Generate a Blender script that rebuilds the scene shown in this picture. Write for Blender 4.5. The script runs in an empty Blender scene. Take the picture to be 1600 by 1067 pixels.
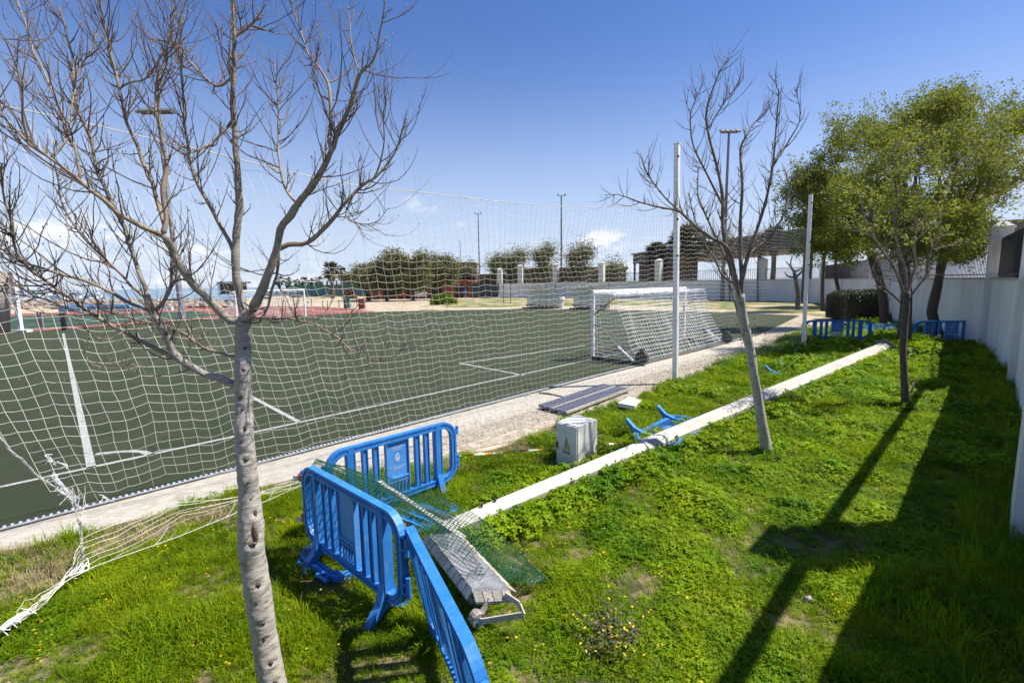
import bpy, math, random
import numpy as np
from mathutils import Vector, Matrix, Quaternion
rnd = random.Random(7)
PI = math.pi
C = bpy.context.scene.collection
SC = bpy.context.scene

# ------------------------------------------------------------------ camera
F_PX, PITCH, ROLL, CAM_H = 725.4, 0.12597, -0.01518, 2.874
cam = bpy.data.cameras.new('camera'); camo = bpy.data.objects.new('camera', cam); C.objects.link(camo)
cam.sensor_width = 36.0; cam.lens = F_PX / 1600 * 36; cam.clip_end = 6000; cam.clip_start = 0.05
_f = Vector((0, math.cos(PITCH), -math.sin(PITCH))); _r = Vector((1, 0, 0)); _u = Vector((0, math.sin(PITCH), math.cos(PITCH)))
AX_R = _r * math.cos(ROLL) + _u * math.sin(ROLL); AX_U = -_r * math.sin(ROLL) + _u * math.cos(ROLL); AX_F = _f
m = Matrix((AX_R, AX_U, -AX_F)).transposed().to_4x4(); m.translation = (0, 0, CAM_H)
camo.matrix_world = m
SC.camera = camo

# ------------------------------------------------------------------ light
SUN_EL = math.radians(58); SUN_AZ = math.atan2(0.06, 1.0)      # azimuth measured from +X towards +Y
S = Vector((math.cos(SUN_EL) * math.cos(SUN_AZ), math.cos(SUN_EL) * math.sin(SUN_AZ), math.sin(SUN_EL)))
sl = bpy.data.lights.new('sun', 'SUN'); sl.energy = 5.0; sl.angle = math.radians(0.53); sl.color = (1.0, 0.95, 0.87)
so = bpy.data.objects.new('sun', sl); C.objects.link(so); so.rotation_euler = S.to_track_quat('Z', 'Y').to_euler()
SC.view_settings.view_transform = 'Standard'; SC.view_settings.look = 'None'
SC.view_settings.exposure = 0.72; SC.view_settings.gamma = 1.0
world = bpy.data.worlds.new('World'); SC.world = world; world.use_nodes = True

def ray(u, v):
    return AX_F + AX_R * ((u - 800) / F_PX) + AX_U * (-(v - 533.5) / F_PX)
def G(u, v, z=0.0):                    # photo pixel -> point on the level z
    d = ray(u, v); t = (CAM_H - z) / -d.z; return Vector((d.x * t, d.y * t, z))
def D(u, v, Y):                        # photo pixel -> point at the depth Y
    d = ray(u, v); t = Y / d.y; return Vector((d.x * t, Y, CAM_H + d.z * t))
def Vp(u, v, a, b):                    # photo pixel -> point on the upright plane through a and b
    d = ray(u, v); n = Vector((-(b[1] - a[1]), b[0] - a[0]))
    t = (a[0] * n.x + a[1] * n.y) / (d.x * n.x + d.y * n.y); return Vector((d.x * t, d.y * t, CAM_H + d.z * t))

def world_nodes():
    nt = world.node_tree; nt.nodes.clear(); N = nt.nodes.new; L = nt.links.new
    out = N('ShaderNodeOutputWorld'); bg = N('ShaderNodeBackground'); L(bg.outputs[0], out.inputs[0])
    sky = N('ShaderNodeTexSky'); sky.sky_type = 'NISHITA'; sky.sun_disc = False
    sky.sun_elevation = SUN_EL; sky.sun_rotation = PI / 2 - SUN_AZ
    sky.air_density = 1.0; sky.dust_density = 0.2; sky.ozone_density = 2.2; sky.altitude = 0
    bg.inputs[1].default_value = 0.085
    tc = N('ShaderNodeTexCoord')
    hs = N('ShaderNodeHueSaturation'); hs.inputs['Saturation'].default_value = 1.2
    tn = N('ShaderNodeMix'); tn.data_type = 'RGBA'; tn.blend_type = 'MULTIPLY'; tn.inputs['Factor'].default_value = 1; tn.inputs['B'].default_value = (1.03, 0.95, 1.08, 1); L(sky.outputs[0], tn.inputs['A'])
    L(tn.outputs['Result'], hs.inputs['Color'])
    # pale sea haze low over the whole horizon
    s2 = N('ShaderNodeSeparateXYZ'); L(tc.outputs['Generated'], s2.inputs[0])
    h2 = N('ShaderNodeMapRange'); h2.interpolation_type = 'SMOOTHERSTEP'; L(s2.outputs[2], h2.inputs[0]); h2.inputs[1].default_value = 0.50; h2.inputs[2].default_value = -0.12; h2.inputs[3].default_value = 0; h2.inputs[4].default_value = 1.0
    hm = N('ShaderNodeMix'); hm.data_type = 'RGBA'; L(h2.outputs[0], hm.inputs['Factor']); L(hs.outputs[0], hm.inputs['A']); hm.inputs['B'].default_value = (4.5, 5.4, 6.9, 1)
    n1 = N('ShaderNodeTexNoise'); n1.inputs['Scale'].default_value = 14; n1.inputs['Detail'].default_value = 7; n1.inputs['Roughness'].default_value = 0.62
    mp = N('ShaderNodeMapping'); mp.inputs['Scale'].default_value = (1, 1, 2.2); L(tc.outputs['Generated'], mp.inputs[0]); L(mp.outputs[0], n1.inputs['Vector'])
    acc = None
    for (u, v, rad, st) in ((662, 318, 0.055, .55), (945, 382, 0.075, 1.0), (1000, 385, 0.05, .6), (715, 350, 0.03, .35), (50, 372, 0.12, .8), (140, 360, 0.08, .6), (310, 385, 0.07, .8),
                            (240, 440, 0.10, .5), (905, 400, .05, .7), (780, 395, .05, .3), (1180, 400, .1, .6)):
        d = ray(u, v).normalized()
        sb = N('ShaderNodeVectorMath'); sb.operation = 'SUBTRACT'; L(tc.outputs['Generated'], sb.inputs[0]); sb.inputs[1].default_value = d
        ml = N('ShaderNodeVectorMath'); ml.operation = 'MULTIPLY'; L(sb.outputs[0], ml.inputs[0]); ml.inputs[1].default_value = (1, 1, 2.0)
        ds = N('ShaderNodeVectorMath'); ds.operation = 'LENGTH'; L(ml.outputs[0], ds.inputs[0])
        mr = N('ShaderNodeMapRange'); mr.interpolation_type = 'SMOOTHSTEP'; L(ds.outputs['Value'], mr.inputs[0])
        mr.inputs[1].default_value = rad * 1.25; mr.inputs[2].default_value = 0; mr.inputs[3].default_value = 0; mr.inputs[4].default_value = st
        if acc is None: acc = mr.outputs[0]
        else:
            a = N('ShaderNodeMath'); a.operation = 'MAXIMUM'; L(acc, a.inputs[0]); L(mr.outputs[0], a.inputs[1]); acc = a.outputs[0]
    # thin broken cloud low all round the horizon
    sp = N('ShaderNodeSeparateXYZ'); L(tc.outputs['Generated'], sp.inputs[0])
    hz = N('ShaderNodeMapRange'); hz.interpolation_type = 'SMOOTHSTEP'; L(sp.outputs[2], hz.inputs[0])
    hz.inputs[1].default_value = 0.16; hz.inputs[2].default_value = 0.0; hz.inputs[3].default_value = 0; hz.inputs[4].default_value = 0.32
    a = N('ShaderNodeMath'); a.operation = 'MAXIMUM'; L(acc, a.inputs[0]); L(hz.outputs[0], a.inputs[1]); acc = a.outputs[0]
    ad = N('ShaderNodeMath'); ad.operation = 'MULTIPLY_ADD'; L(n1.outputs[0], ad.inputs[0]); ad.inputs[1].default_value = 2.6; ad.inputs[2].default_value = -0.98
    mu = N('ShaderNodeMath'); mu.operation = 'MULTIPLY'; L(ad.outputs[0], mu.inputs[0]); L(acc, mu.inputs[1]); mu.use_clamp = True
    pw = N('ShaderNodeMapRange'); pw.interpolation_type = 'SMOOTHSTEP'; L(mu.outputs[0], pw.inputs[0])
    pw.inputs[1].default_value = 0.02; pw.inputs[2].default_value = 0.34; pw.inputs[3].default_value = 0; pw.inputs[4].default_value = 0.9
    mx = N('ShaderNodeMix'); mx.data_type = 'RGBA'; L(pw.outputs[0], mx.inputs['Factor']); L(hm.outputs['Result'], mx.inputs['A']); mx.inputs['B'].default_value = (7.2, 7.5, 8.0, 1)
    L(mx.outputs['Result'], bg.inputs[0])
world_nodes()

# ------------------------------------------------------------------ materials
def mat(name, col, rough=0.6, col2=None, scale=8.0, bump=0.0, bscale=None, metal=0.0, detail=4, lo=0.35, hi=0.65, spec=0.5, coat=0,
        col3=None, scale3=1.0, lo3=0.5, hi3=0.6, trans=0.0, alpha=1.0, stretch=None, vary=0.0, obj_space=True):
    M = bpy.data.materials.new(name); M.use_nodes = True; nt = M.node_tree; N = nt.nodes.new; L = nt.links.new
    b = nt.nodes['Principled BSDF']; b.inputs['Roughness'].default_value = rough; b.inputs['Metallic'].default_value = metal
    b.inputs['Specular IOR Level'].default_value = spec; b.inputs['Coat Weight'].default_value = coat
    tc = N('ShaderNodeTexCoord'); src = tc.outputs['Object'] if obj_space else None
    if not obj_space:
        ge = N('ShaderNodeNewGeometry'); src = ge.outputs['Position']
    if stretch:
        mp = N('ShaderNodeMapping'); mp.inputs['Scale'].default_value = stretch; L(src, mp.inputs[0]); src = mp.outputs[0]
    cur = None
    if col2 is not None:
        n = N('ShaderNodeTexNoise'); n.inputs['Scale'].default_value = scale; n.inputs['Detail'].default_value = detail; n.inputs['Roughness'].default_value = 0.6
        L(src, n.inputs['Vector'])
        r = N('ShaderNodeMapRange'); r.inputs[1].default_value = lo; r.inputs[2].default_value = hi; L(n.outputs[0], r.inputs[0])
        mx = N('ShaderNodeMix'); mx.data_type = 'RGBA'; L(r.outputs[0], mx.inputs['Factor']); mx.inputs['A'].default_value = (*col, 1); mx.inputs['B'].default_value = (*col2, 1)
        cur = mx.outputs['Result']
    if col3 is not None:
        n = N('ShaderNodeTexNoise'); n.inputs['Scale'].default_value = scale3; n.inputs['Detail'].default_value = 5; n.inputs['Roughness'].default_value = 0.65
        L(src, n.inputs['Vector'])
        r = N('ShaderNodeMapRange'); r.inputs[1].default_value = lo3; r.inputs[2].default_value = hi3; L(n.outputs[0], r.inputs[0])
        mx = N('ShaderNodeMix'); mx.data_type = 'RGBA'; L(r.outputs[0], mx.inputs['Factor'])
        if cur: L(cur, mx.inputs['A'])
        else: mx.inputs['A'].default_value = (*col, 1)
        mx.inputs['B'].default_value = (*col3, 1); cur = mx.outputs['Result']
    if vary:
        oi = N('ShaderNodeObjectInfo'); hs = N('ShaderNodeHueSaturation')
        mr = N('ShaderNodeMapRange'); mr.inputs[3].default_value = 1 - vary; mr.inputs[4].default_value = 1 + vary; L(oi.outputs['Random'], mr.inputs[0]); L(mr.outputs[0], hs.inputs['Value'])
        m2 = N('ShaderNodeMapRange'); m2.inputs[3].default_value = 0.5 - vary * 0.06; m2.inputs[4].default_value = 0.5 + vary * 0.06
        ws = N('ShaderNodeTexWhiteNoise'); ws.noise_dimensions = '1D'; L(oi.outputs['Random'], ws.inputs['W']); L(ws.outputs['Value'], m2.inputs[0]); L(m2.outputs[0], hs.inputs['Hue'])
        if cur: L(cur, hs.inputs['Color'])
        else: hs.inputs['Color'].default_value = (*col, 1)
        cur = hs.outputs[0]
    if cur: L(cur, b.inputs['Base Color'])
    else: b.inputs['Base Color'].default_value = (*col, 1)
    if bump:
        n = N('ShaderNodeTexNoise'); n.inputs['Scale'].default_value = bscale or scale * 3; n.inputs['Detail'].default_value = 6; L(src, n.inputs['Vector'])
        bp = N('ShaderNodeBump'); bp.inputs['Strength'].default_value = bump; bp.inputs['Distance'].default_value = 0.02; L(n.outputs[0], bp.inputs['Height']); L(bp.outputs[0], b.inputs['Normal'])
    if trans:
        t = N('ShaderNodeBsdfTranslucent'); ms = N('ShaderNodeMixShader'); ms.inputs[0].default_value = trans
        if cur: L(cur, t.inputs[0])
        else: t.inputs[0].default_value = (*col, 1)
        L(b.outputs[0], ms.inputs[1]); L(t.outputs[0], ms.inputs[2]); L(ms.outputs[0], nt.nodes['Material Output'].inputs[0])
    if alpha < 1: b.inputs['Alpha'].default_value = alpha
    return M

M = {}
M['turf'] = mat('turf', (0.026, 0.040, 0.016), 0.85, (0.042, 0.058, 0.026), 90, 0.8, 330, col3=(0.058, 0.064, 0.034), scale3=0.9, lo3=.42, hi3=.72, obj_space=False, spec=.25)
M['turf_far'] = mat('turf_far', (0.025, 0.060, 0.034), 0.85, (0.035, 0.075, 0.045), 4, 0.3, 60, obj_space=False, spec=.25)
M['line'] = mat('line_white', (0.40, 0.41, 0.39), 0.8, (0.12, 0.14, 0.10), 45, 0.3, 300, lo=.45, hi=.70, col3=(.10, .12, .08), scale3=6, lo3=.56, hi3=.68, obj_space=False)
M['sand'] = mat('sand', (0.50, 0.41, 0.30), 0.95, (0.33, 0.27, 0.19), 1.1, 0.6, 30, col3=(0.13, 0.14, 0.05), scale3=0.16, lo3=.56, hi3=.66, obj_space=False, spec=.2)
M['dirt'] = mat('dirt', (0.44, 0.385, 0.30), 0.95, (0.25, 0.205, 0.145), 5, 0.9, 40, col3=(0.52, 0.47, 0.40), scale3=14, lo3=.52, hi3=.62, obj_space=False, spec=.2)
M['concrete'] = mat('concrete', (0.50, 0.46, 0.385), 0.9, (0.39, 0.355, 0.29), 7, 0.5, 60, col3=(0.27, 0.25, 0.20), scale3=1.7, lo3=.58, hi3=.8, obj_space=False, spec=.3)
M['soil'] = mat('soil', (0.060, 0.068, 0.020), 0.95, (0.22, 0.17, 0.09), 3.5, 0.8, 50, lo=.44, hi=.62, col3=(0.38, 0.30, 0.19), scale3=1.1, lo3=.60, hi3=.70, obj_space=False, spec=.2)
M['farlawn'] = mat('farlawn', (0.095, 0.135, 0.028), 0.95, (0.26, 0.23, 0.11), 0.9, 0.6, 20, lo=.45, hi=.62, col3=(0.42, 0.33, 0.21), scale3=0.25, lo3=.50, hi3=.58, obj_space=False, spec=.2)
M['track'] = mat('track', (0.20, 0.075, 0.062), 0.9, (0.27, 0.11, 0.09), 6, 0.3, 60, obj_space=False, spec=.2)
M['water'] = mat('water', (0.10, 0.19, 0.26), 0.25, (0.14, 0.24, 0.30), .3, 0.4, 1.5, obj_space=False)
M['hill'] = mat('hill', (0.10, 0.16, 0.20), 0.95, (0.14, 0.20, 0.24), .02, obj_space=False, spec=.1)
M['whitemetal'] = mat('white_painted_metal', (0.76, 0.76, 0.74), 0.38, (0.62, 0.60, 0.55), 9, 0.06, 30, lo=.5, hi=.8)
M['polewhite'] = mat('column_white', (0.52, 0.50, 0.45), 0.5, (0.40, 0.37, 0.31), 3, 0.15, 40, lo=.4, hi=.75, col3=(.27, .22, .16), scale3=9, lo3=.60, hi3=.72)
M['darkmetal'] = mat('dark_metal', (0.035, 0.036, 0.042), 0.5, (0.06, 0.055, 0.055), 12, 0.1)
M['greymetal'] = mat('grey_metal', (0.20, 0.205, 0.21), 0.45, (0.15, 0.15, 0.15), 9, 0.1, metal=.4)
M['kerbteeth'] = mat('kerb_plastic', (0.50, 0.53, 0.58), 0.6, (0.36, 0.38, 0.42), 8)
M['galv'] = mat('galvanised', (0.33, 0.34, 0.36), 0.5, (0.25, 0.26, 0.28), 10, 0.05, metal=.3)
M['lumtop'] = mat('luminaire_top', (0.34, 0.345, 0.35), 0.45, (0.22, 0.22, 0.22), 12, 0.3, 60, metal=.35, col3=(.45, .40, .33), scale3=4, lo3=.6, hi3=.72)
M['lumside'] = mat('luminaire_side', (0.30, 0.285, 0.26), 0.75, (0.12, 0.10, 0.085), 9, 0.4, 40, col3=(.42, .35, .27), scale3=20, lo3=.55, hi3=.65)
M['tilebeige'] = mat('beige_rim', (0.50, 0.45, 0.38), 0.7, (0.36, 0.31, 0.25), 20, 0.3, vary=.18)
M['blue'] = mat('barrier_blue', (0.018, 0.175, 0.54), 0.5, (0.05, 0.24, 0.60), 7, 0.15, 50, lo=.35, hi=.75, col3=(0.19, 0.29, 0.44), scale3=11, lo3=.58, hi3=.80, spec=.5, stretch=(1, 1, .45))
M['bluepanel'] = mat('barrier_panel', (0.05, 0.25, 0.64), 0.5, (0.10, 0.30, 0.64), 9, 0.08, col3=(.2, .33, .5), scale3=14, lo3=.6, hi3=.8)
M['print'] = mat('white_print', (0.62, 0.70, 0.80), 0.6)
M['redtape'] = mat('red_tape', (0.48, 0.10, 0.06), 0.6, (0.35, 0.28, 0.30), 40, lo=.5, hi=.7)
M['netwhite'] = mat('net_white', (0.62, 0.61, 0.53), 0.8, (0.48, 0.47, 0.40), 3, obj_space=False)
M['goalnet'] = mat('goal_net', (0.80, 0.80, 0.80), 0.8)
M['meshgreen'] = mat('green_wire', (0.008, 0.070, 0.040), 0.45, (0.014, 0.10, 0.055), 14)
M['bark'] = None
M['cabinet'] = mat('cabinet_grey', (0.72, 0.71, 0.68), 0.55, (0.58, 0.56, 0.52), 3, 0.05, 40, col3=(.64, .63, .60), scale3=18, lo3=.5, hi3=.7)
M['wall'] = mat('white_render', (0.74, 0.74, 0.73), 0.85, (0.66, 0.66, 0.64), 0.8, 0.3, 30, col3=(0.42, 0.40, 0.36), scale3=1.7, lo3=.55, hi3=.8, stretch=(1.3, 1.3, 0.25), obj_space=False)
M['coping'] = mat('coping', (0.50, 0.42, 0.33), 0.8, (0.36, 0.28, 0.20), 2.5, 0.2, 30, obj_space=False)
M['pillar'] = mat('pillar_white', (0.66, 0.66, 0.64), 0.8, (0.55, 0.54, 0.50), 1.5, 0.15, 30, stretch=(2, 2, .5), obj_space=False)
M['brownroof'] = mat('shed_roof', (0.13, 0.105, 0.095), 0.7, (0.095, 0.075, 0.07), .6, stretch=(1, 1, 3), obj_space=False)
M['brick'] = mat('red_brick', (0.33, 0.085, 0.05), 0.85, (0.25, 0.06, 0.04), 3, 0.2, 30, obj_space=False)
M['brownwall'] = mat('brown_wall', (0.13, 0.085, 0.065), 0.85, (0.10, 0.06, 0.045), 1, 0.2, obj_space=False)
M['dark'] = mat('dark_opening', (0.02, 0.02, 0.024), 0.6)
M['poly'] = mat('polycarbonate', (0.74, 0.80, 0.72), 0.35, (0.62, 0.68, 0.60), 2, alpha=.82)
M['courtgreen'] = mat('court_green', (0.05, 0.14, 0.11), 0.8, (0.07, 0.17, 0.13), 1, obj_space=False)
M['courtblue'] = mat('court_blue', (0.05, 0.12, 0.28), 0.8)
M['rockm'] = mat('rock', (0.36, 0.31, 0.25), 0.9, (0.22, 0.18, 0.14), 2, 0.5, 9, vary=.25)
M['stone'] = mat('pale_stone', (0.52, 0.47, 0.40), 0.9, (0.36, 0.31, 0.25), 20, 0.4, 60, vary=.2)
M['plasticwhite'] = mat('white_plastic', (0.72, 0.70, 0.62), 0.6)
M['tan'] = mat('tan_fabric', (0.30, 0.25, 0.21), 0.9, (0.40, 0.34, 0.29), 3, 0.2)
M['panelblue'] = mat('dark_panel', (0.060, 0.068, 0.10), 0.5, (0.10, 0.105, 0.14), 10, 0.3, 50)
M['wood'] = mat('batten', (0.45, 0.42, 0.38), 0.8, (0.33, 0.29, 0.24), 9, .2)
M['leafdark'] = mat('leaf_dark', (0.022, 0.045, 0.010), 0.5, (0.045, 0.075, 0.016), 2.5, trans=.3, obj_space=False, lo=.3, hi=.7)
M['leaffar'] = mat('leaf_far', (0.10, 0.12, 0.032), 0.6, (0.22, 0.20, 0.08), .5, trans=.25, obj_space=False)
M['leafolive'] = mat('leaf_olive', (0.085, 0.13, 0.014), 0.7, (0.32, 0.34, 0.03), 2.4, trans=.45, obj_space=False, lo=.3, hi=.7, col3=(.24, .20, .05), scale3=2.3, lo3=.58, hi3=.7)
M['leafpale'] = mat('leaf_pale', (0.14, 0.15, 0.06), 0.6, (0.20, 0.18, 0.09), 1, trans=.3, obj_space=False)
M['palm'] = mat('palm_frond', (0.035, 0.055, 0.018), 0.6, (0.09, 0.085, 0.035), 1, trans=.2, obj_space=False)
M['palmskirt'] = mat('palm_trunk', (0.17, 0.10, 0.06), 0.9, (0.11, 0.065, 0.04), 3, .4, obj_space=False)
M['barkgrey'] = mat('bark_grey', (0.17, 0.145, 0.115), 0.9, (0.10, 0.08, 0.06), 14, 0.6, 40, col3=(.26, .23, .19), scale3=6, lo3=.5, hi3=.7)
M['barkdark'] = mat('bark_dark', (0.105, 0.085, 0.070), 0.9, (0.06, 0.048, 0.038), 14, 0.6, 40)
M['grass'] = mat('grass_blade', (0.10, 0.20, 0.004), 0.6, (0.32, 0.40, 0.006), 1.6, trans=.45, obj_space=False, lo=.3, hi=.7, vary=.30, spec=.15)
M['clover'] = mat('clover_leaf', (0.075, 0.19, 0.003), 0.55, (0.31, 0.42, 0.005), 1.3, trans=.45, obj_space=False, lo=.3, hi=.7, vary=.32, spec=.18)
M['straw'] = mat('dry_straw', (0.34, 0.28, 0.12), 0.7, (0.50, 0.42, 0.22), 6, trans=.2, vary=.2)
M['yellow'] = mat('yellow_petal', (0.75, 0.52, 0.02), 0.6, trans=.2)

def bark_pale():
    Mt = bpy.data.materials.new('pale_bark'); Mt.use_nodes = True; nt = Mt.node_tree; N = nt.nodes.new; L = nt.links.new
    b = nt.nodes['Principled BSDF']; b.inputs['Roughness'].default_value = .8; b.inputs['Specular IOR Level'].default_value = .3
    tc = N('ShaderNodeTexCoord')
    mp = N('ShaderNodeMapping'); mp.inputs['Scale'].default_value = (13, 13, 48); L(tc.outputs['Object'], mp.inputs[0])
    n1 = N('ShaderNodeTexNoise'); n1.inputs['Scale'].default_value = 1; n1.inputs['Detail'].default_value = 6; n1.inputs['Roughness'].default_value = .7; L(mp.outputs[0], n1.inputs[0])
    n2 = N('ShaderNodeTexNoise'); n2.inputs['Scale'].default_value = 7; n2.inputs['Detail'].default_value = 5; L(tc.outputs['Object'], n2.inputs[0])
    # height: whiter near the ground, browner in the crown (the bark itself changes)
    sp = N('ShaderNodeSeparateXYZ'); L(tc.outputs['Object'], sp.inputs[0])
    hr = N('ShaderNodeMapRange'); hr.inputs[1].default_value = 1.9; hr.inputs[2].default_value = 3.6; L(sp.outputs[2], hr.inputs[0])
    cA = N('ShaderNodeMix'); cA.data_type = 'RGBA'; cA.inputs['A'].default_value = (.43, .395, .34, 1); cA.inputs['B'].default_value = (.23, .195, .145, 1); L(hr.outputs[0], cA.inputs['Factor'])
    r1 = N('ShaderNodeMapRange'); r1.inputs[1].default_value = .50; r1.inputs[2].default_value = .66; L(n1.outputs[0], r1.inputs[0])
    c1 = N('ShaderNodeMix'); c1.data_type = 'RGBA'; L(cA.outputs['Result'], c1.inputs['A']); c1.inputs['B'].default_value = (.17, .14, .11, 1); L(r1.outputs[0], c1.inputs['Factor'])
    r2 = N('ShaderNodeMapRange'); r2.inputs[1].default_value = .58; r2.inputs[2].default_value = .72; r2.inputs[4].default_value = .8; L(n2.outputs[0], r2.inputs[0])
    c2 = N('ShaderNodeMix'); c2.data_type = 'RGBA'; L(c1.outputs['Result'], c2.inputs['A']); c2.inputs['B'].default_value = (.26, .24, .17, 1); L(r2.outputs[0], c2.inputs['Factor'])
    L(c2.outputs['Result'], b.inputs['Base Color'])
    bp = N('ShaderNodeBump'); bp.inputs['Strength'].default_value = .9; bp.inputs['Distance'].default_value = .008; L(n1.outputs[0], bp.inputs['Height']); L(bp.outputs[0], b.inputs['Normal'])
    return Mt
M['bark'] = bark_pale()
M['scar'] = mat('bark_scar', (.055, .04, .03), .95, (.22, .17, .12), 40, .8, 60)
M['twigbrown'] = mat('twig_brown', (0.085, 0.060, 0.048), 0.8, (0.16, 0.12, 0.085), 4, obj_space=False)
M['twigpale'] = mat('twig_pale', (0.30, 0.24, 0.17), 0.8, (0.20, 0.15, 0.10), 5, obj_space=False)

# ------------------------------------------------------------------ mesh helpers
class MB:
    def __init__(s): s.v = []; s.f = []
    def add(s, vs, fs):
        o = len(s.v); s.v += [tuple(p) for p in vs]; s.f += [tuple(i + o for i in f) for f in fs]; return s
    def box(s, x0, x1, y0, y1, z0, z1):
        return s.add([(x0, y0, z0), (x1, y0, z0), (x1, y1, z0), (x0, y1, z0), (x0, y0, z1), (x1, y0, z1), (x1, y1, z1), (x0, y1, z1)],
                     [(0, 3, 2, 1), (4, 5, 6, 7), (0, 1, 5, 4), (1, 2, 6, 5), (2, 3, 7, 6), (3, 0, 4, 7)])
    def hexa(s, p):            # 8 points: lower four then upper four
        return s.add(p, [(0, 3, 2, 1), (4, 5, 6, 7), (0, 1, 5, 4), (1, 2, 6, 5), (2, 3, 7, 6), (3, 0, 4, 7)])
    def beam(s, a, b, w, h, up=(0, 0, 1)):
        a = Vector(a); b = Vector(b); d = (b - a).normalized(); sd = d.cross(Vector(up))
        if sd.length < 1e-4: sd = d.cross(Vector((1, 0, 0)))
        sd.normalize(); u = sd.cross(d); sd = sd * w / 2; u = u * h / 2
        return s.hexa([a - sd - u, a + sd - u, b + sd - u, b - sd - u, a - sd + u, a + sd + u, b + sd + u, b - sd + u])
    def tube(s, pts, rad, n=6, cap=True, twist=0.0):
        pts = [Vector(p) for p in pts]; k = len(pts)
        if not hasattr(rad, '__len__'): rad = [rad] * k
        vs = []; fs = []; ref = None
        for i, p in enumerate(pts):
            d = (pts[min(i + 1, k - 1)] - pts[max(i - 1, 0)])
            if d.length < 1e-9: d = Vector((0, 0, 1))
            d.normalize()
            if ref is None:
                ref = d.cross(Vector((0.31, 0.95, 0.05))); ref = ref if ref.length > .1 else d.cross(Vector((1, 0, 0)))
            ref = (ref - d * ref.dot(d)).normalized(); o = d.cross(ref)
            for j in range(n):
                a = 2 * PI * j / n + twist; vs.append(p + (ref * math.cos(a) + o * math.sin(a)) * rad[i])
        for i in range(k - 1):
            for j in range(n):
                j2 = (j + 1) % n; fs.append((i * n + j, i * n + j2, (i + 1) * n + j2, (i + 1) * n + j))
        if cap and n > 2: fs.append(tuple(range(n - 1, -1, -1))); fs.append(tuple((k - 1) * n + j for j in range(n)))
        return s.add(vs, fs)
    def prism(s, poly, z0, z1):
        n = len(poly); return s.add([(x, y, z0) for x, y in poly] + [(x, y, z1) for x, y in poly],
                                    [tuple(range(n - 1, -1, -1)), tuple(range(n, 2 * n))] + [(i, (i + 1) % n, n + (i + 1) % n, n + i) for i in range(n)])
    def ball(s, c, r, n=8, m_=5, jit=0.0):
        vs = []; fs = []; rx, ry, rz = (r, r, r) if not hasattr(r, '__len__') else r
        for i in range(m_ + 1):
            t = PI * i / m_
            for j in range(n):
                a = 2 * PI * j / n; q = 1 + rnd.uniform(-jit, jit)
                vs.append((c[0] + rx * q * math.sin(t) * math.cos(a), c[1] + ry * q * math.sin(t) * math.sin(a), c[2] + rz * q * math.cos(t)))
        for i in range(m_):
            for j in range(n):
                j2 = (j + 1) % n; fs.append((i * n + j, (i + 1) * n + j, (i + 1) * n + j2, i * n + j2))
        return s.add(vs, fs)
    def xf(s, mtx):
        s.v = [tuple(mtx @ Vector(p)) for p in s.v]; return s

def link_mesh(name, me, m_, parent=None, smooth=False):
    o = bpy.data.objects.new(name, me); C.objects.link(o)
    if m_ is not None and not me.materials: me.materials.append(m_)
    if parent is not None: o.parent = parent
    if smooth: me.polygons.foreach_set('use_smooth', [True] * len(me.polygons))
    return o
def part(name, mb, m_, parent=None, world=True, smooth=False, bevel=0.0):
    me = bpy.data.meshes.new(name); off = Vector((0, 0, 0))
    if world and parent is not None:
        p = parent
        while p is not None: off += p.location; p = p.parent
    if off.length > 0: vs = [(a - off.x, b - off.y, c - off.z) for a, b, c in mb.v]
    else: vs = mb.v
    me.from_pydata(vs, [], mb.f); me.update()
    o = link_mesh(name, me, m_, parent, smooth)
    if bevel:
        md = o.modifiers.new('bevel', 'BEVEL'); md.width = bevel; md.segments = 2; md.limit_method = 'ANGLE'
    return o
def thing(name, label, cat, loc=(0, 0, 0), group=None):
    o = bpy.data.objects.new(name, None); C.objects.link(o); o.location = loc; o.empty_display_size = .2
    o['label'] = label; o['category'] = cat
    if group: o['group'] = group
    return o
def solo(name, mb, m_, label, cat, loc=(0, 0, 0), group=None, smooth=False, bevel=0.0, kind=None):
    me = bpy.data.meshes.new(name); L_ = Vector(loc); me.from_pydata([(a - L_.x, b - L_.y, c - L_.z) for a, b, c in mb.v], [], mb.f); me.update()
    o = link_mesh(name, me, m_, None, smooth); o.location = loc
    o['label'] = label
    if cat: o['category'] = cat
    if group: o['group'] = group
    if kind: o['kind'] = kind
    if bevel:
        md = o.modifiers.new('bevel', 'BEVEL'); md.width = bevel; md.segments = 2; md.limit_method = 'ANGLE'
    return o
def struct(name, mb, m_, smooth=False):
    o = part(name, mb, m_, None, smooth=smooth); o['kind'] = 'structure'; return o
def sheet(name, pts, z, m_, wob=0.0, step=None, kind='structure'):
    """a flat outlined sheet with an uneven edge"""
    P = [Vector((p[0], p[1], 0)) for p in pts]; out = []
    for i, a in enumerate(P):
        b = P[(i + 1) % len(P)]; n = max(1, int((b - a).length / step)) if step else 1
        for k in range(n):
            q = a.lerp(b, k / n); out.append((q.x + rnd.uniform(-wob, wob), q.y + rnd.uniform(-wob, wob)))
    mb = MB(); mb.add([(x, y, z) for x, y in out], [tuple(range(len(out)))])
    A = sum(out[i][0] * out[(i + 1) % len(out)][1] - out[(i + 1) % len(out)][0] * out[i][1] for i in range(len(out)))
    if A < 0: mb.f[0] = tuple(reversed(mb.f[0]))
    o = part(name, mb, m_); o['kind'] = kind; return o, out
def strip(mb, a, b, w, z):
    a = Vector((a[0], a[1])); b = Vector((b[0], b[1])); d = (b - a).normalized(); n = Vector((-d.y, d.x)) * w / 2
    mb.add([(a.x + n.x, a.y + n.y, z), (a.x - n.x, a.y - n.y, z), (b.x - n.x, b.y - n.y, z), (b.x + n.x, b.y + n.y, z)], [(0, 1, 2, 3)])
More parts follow.
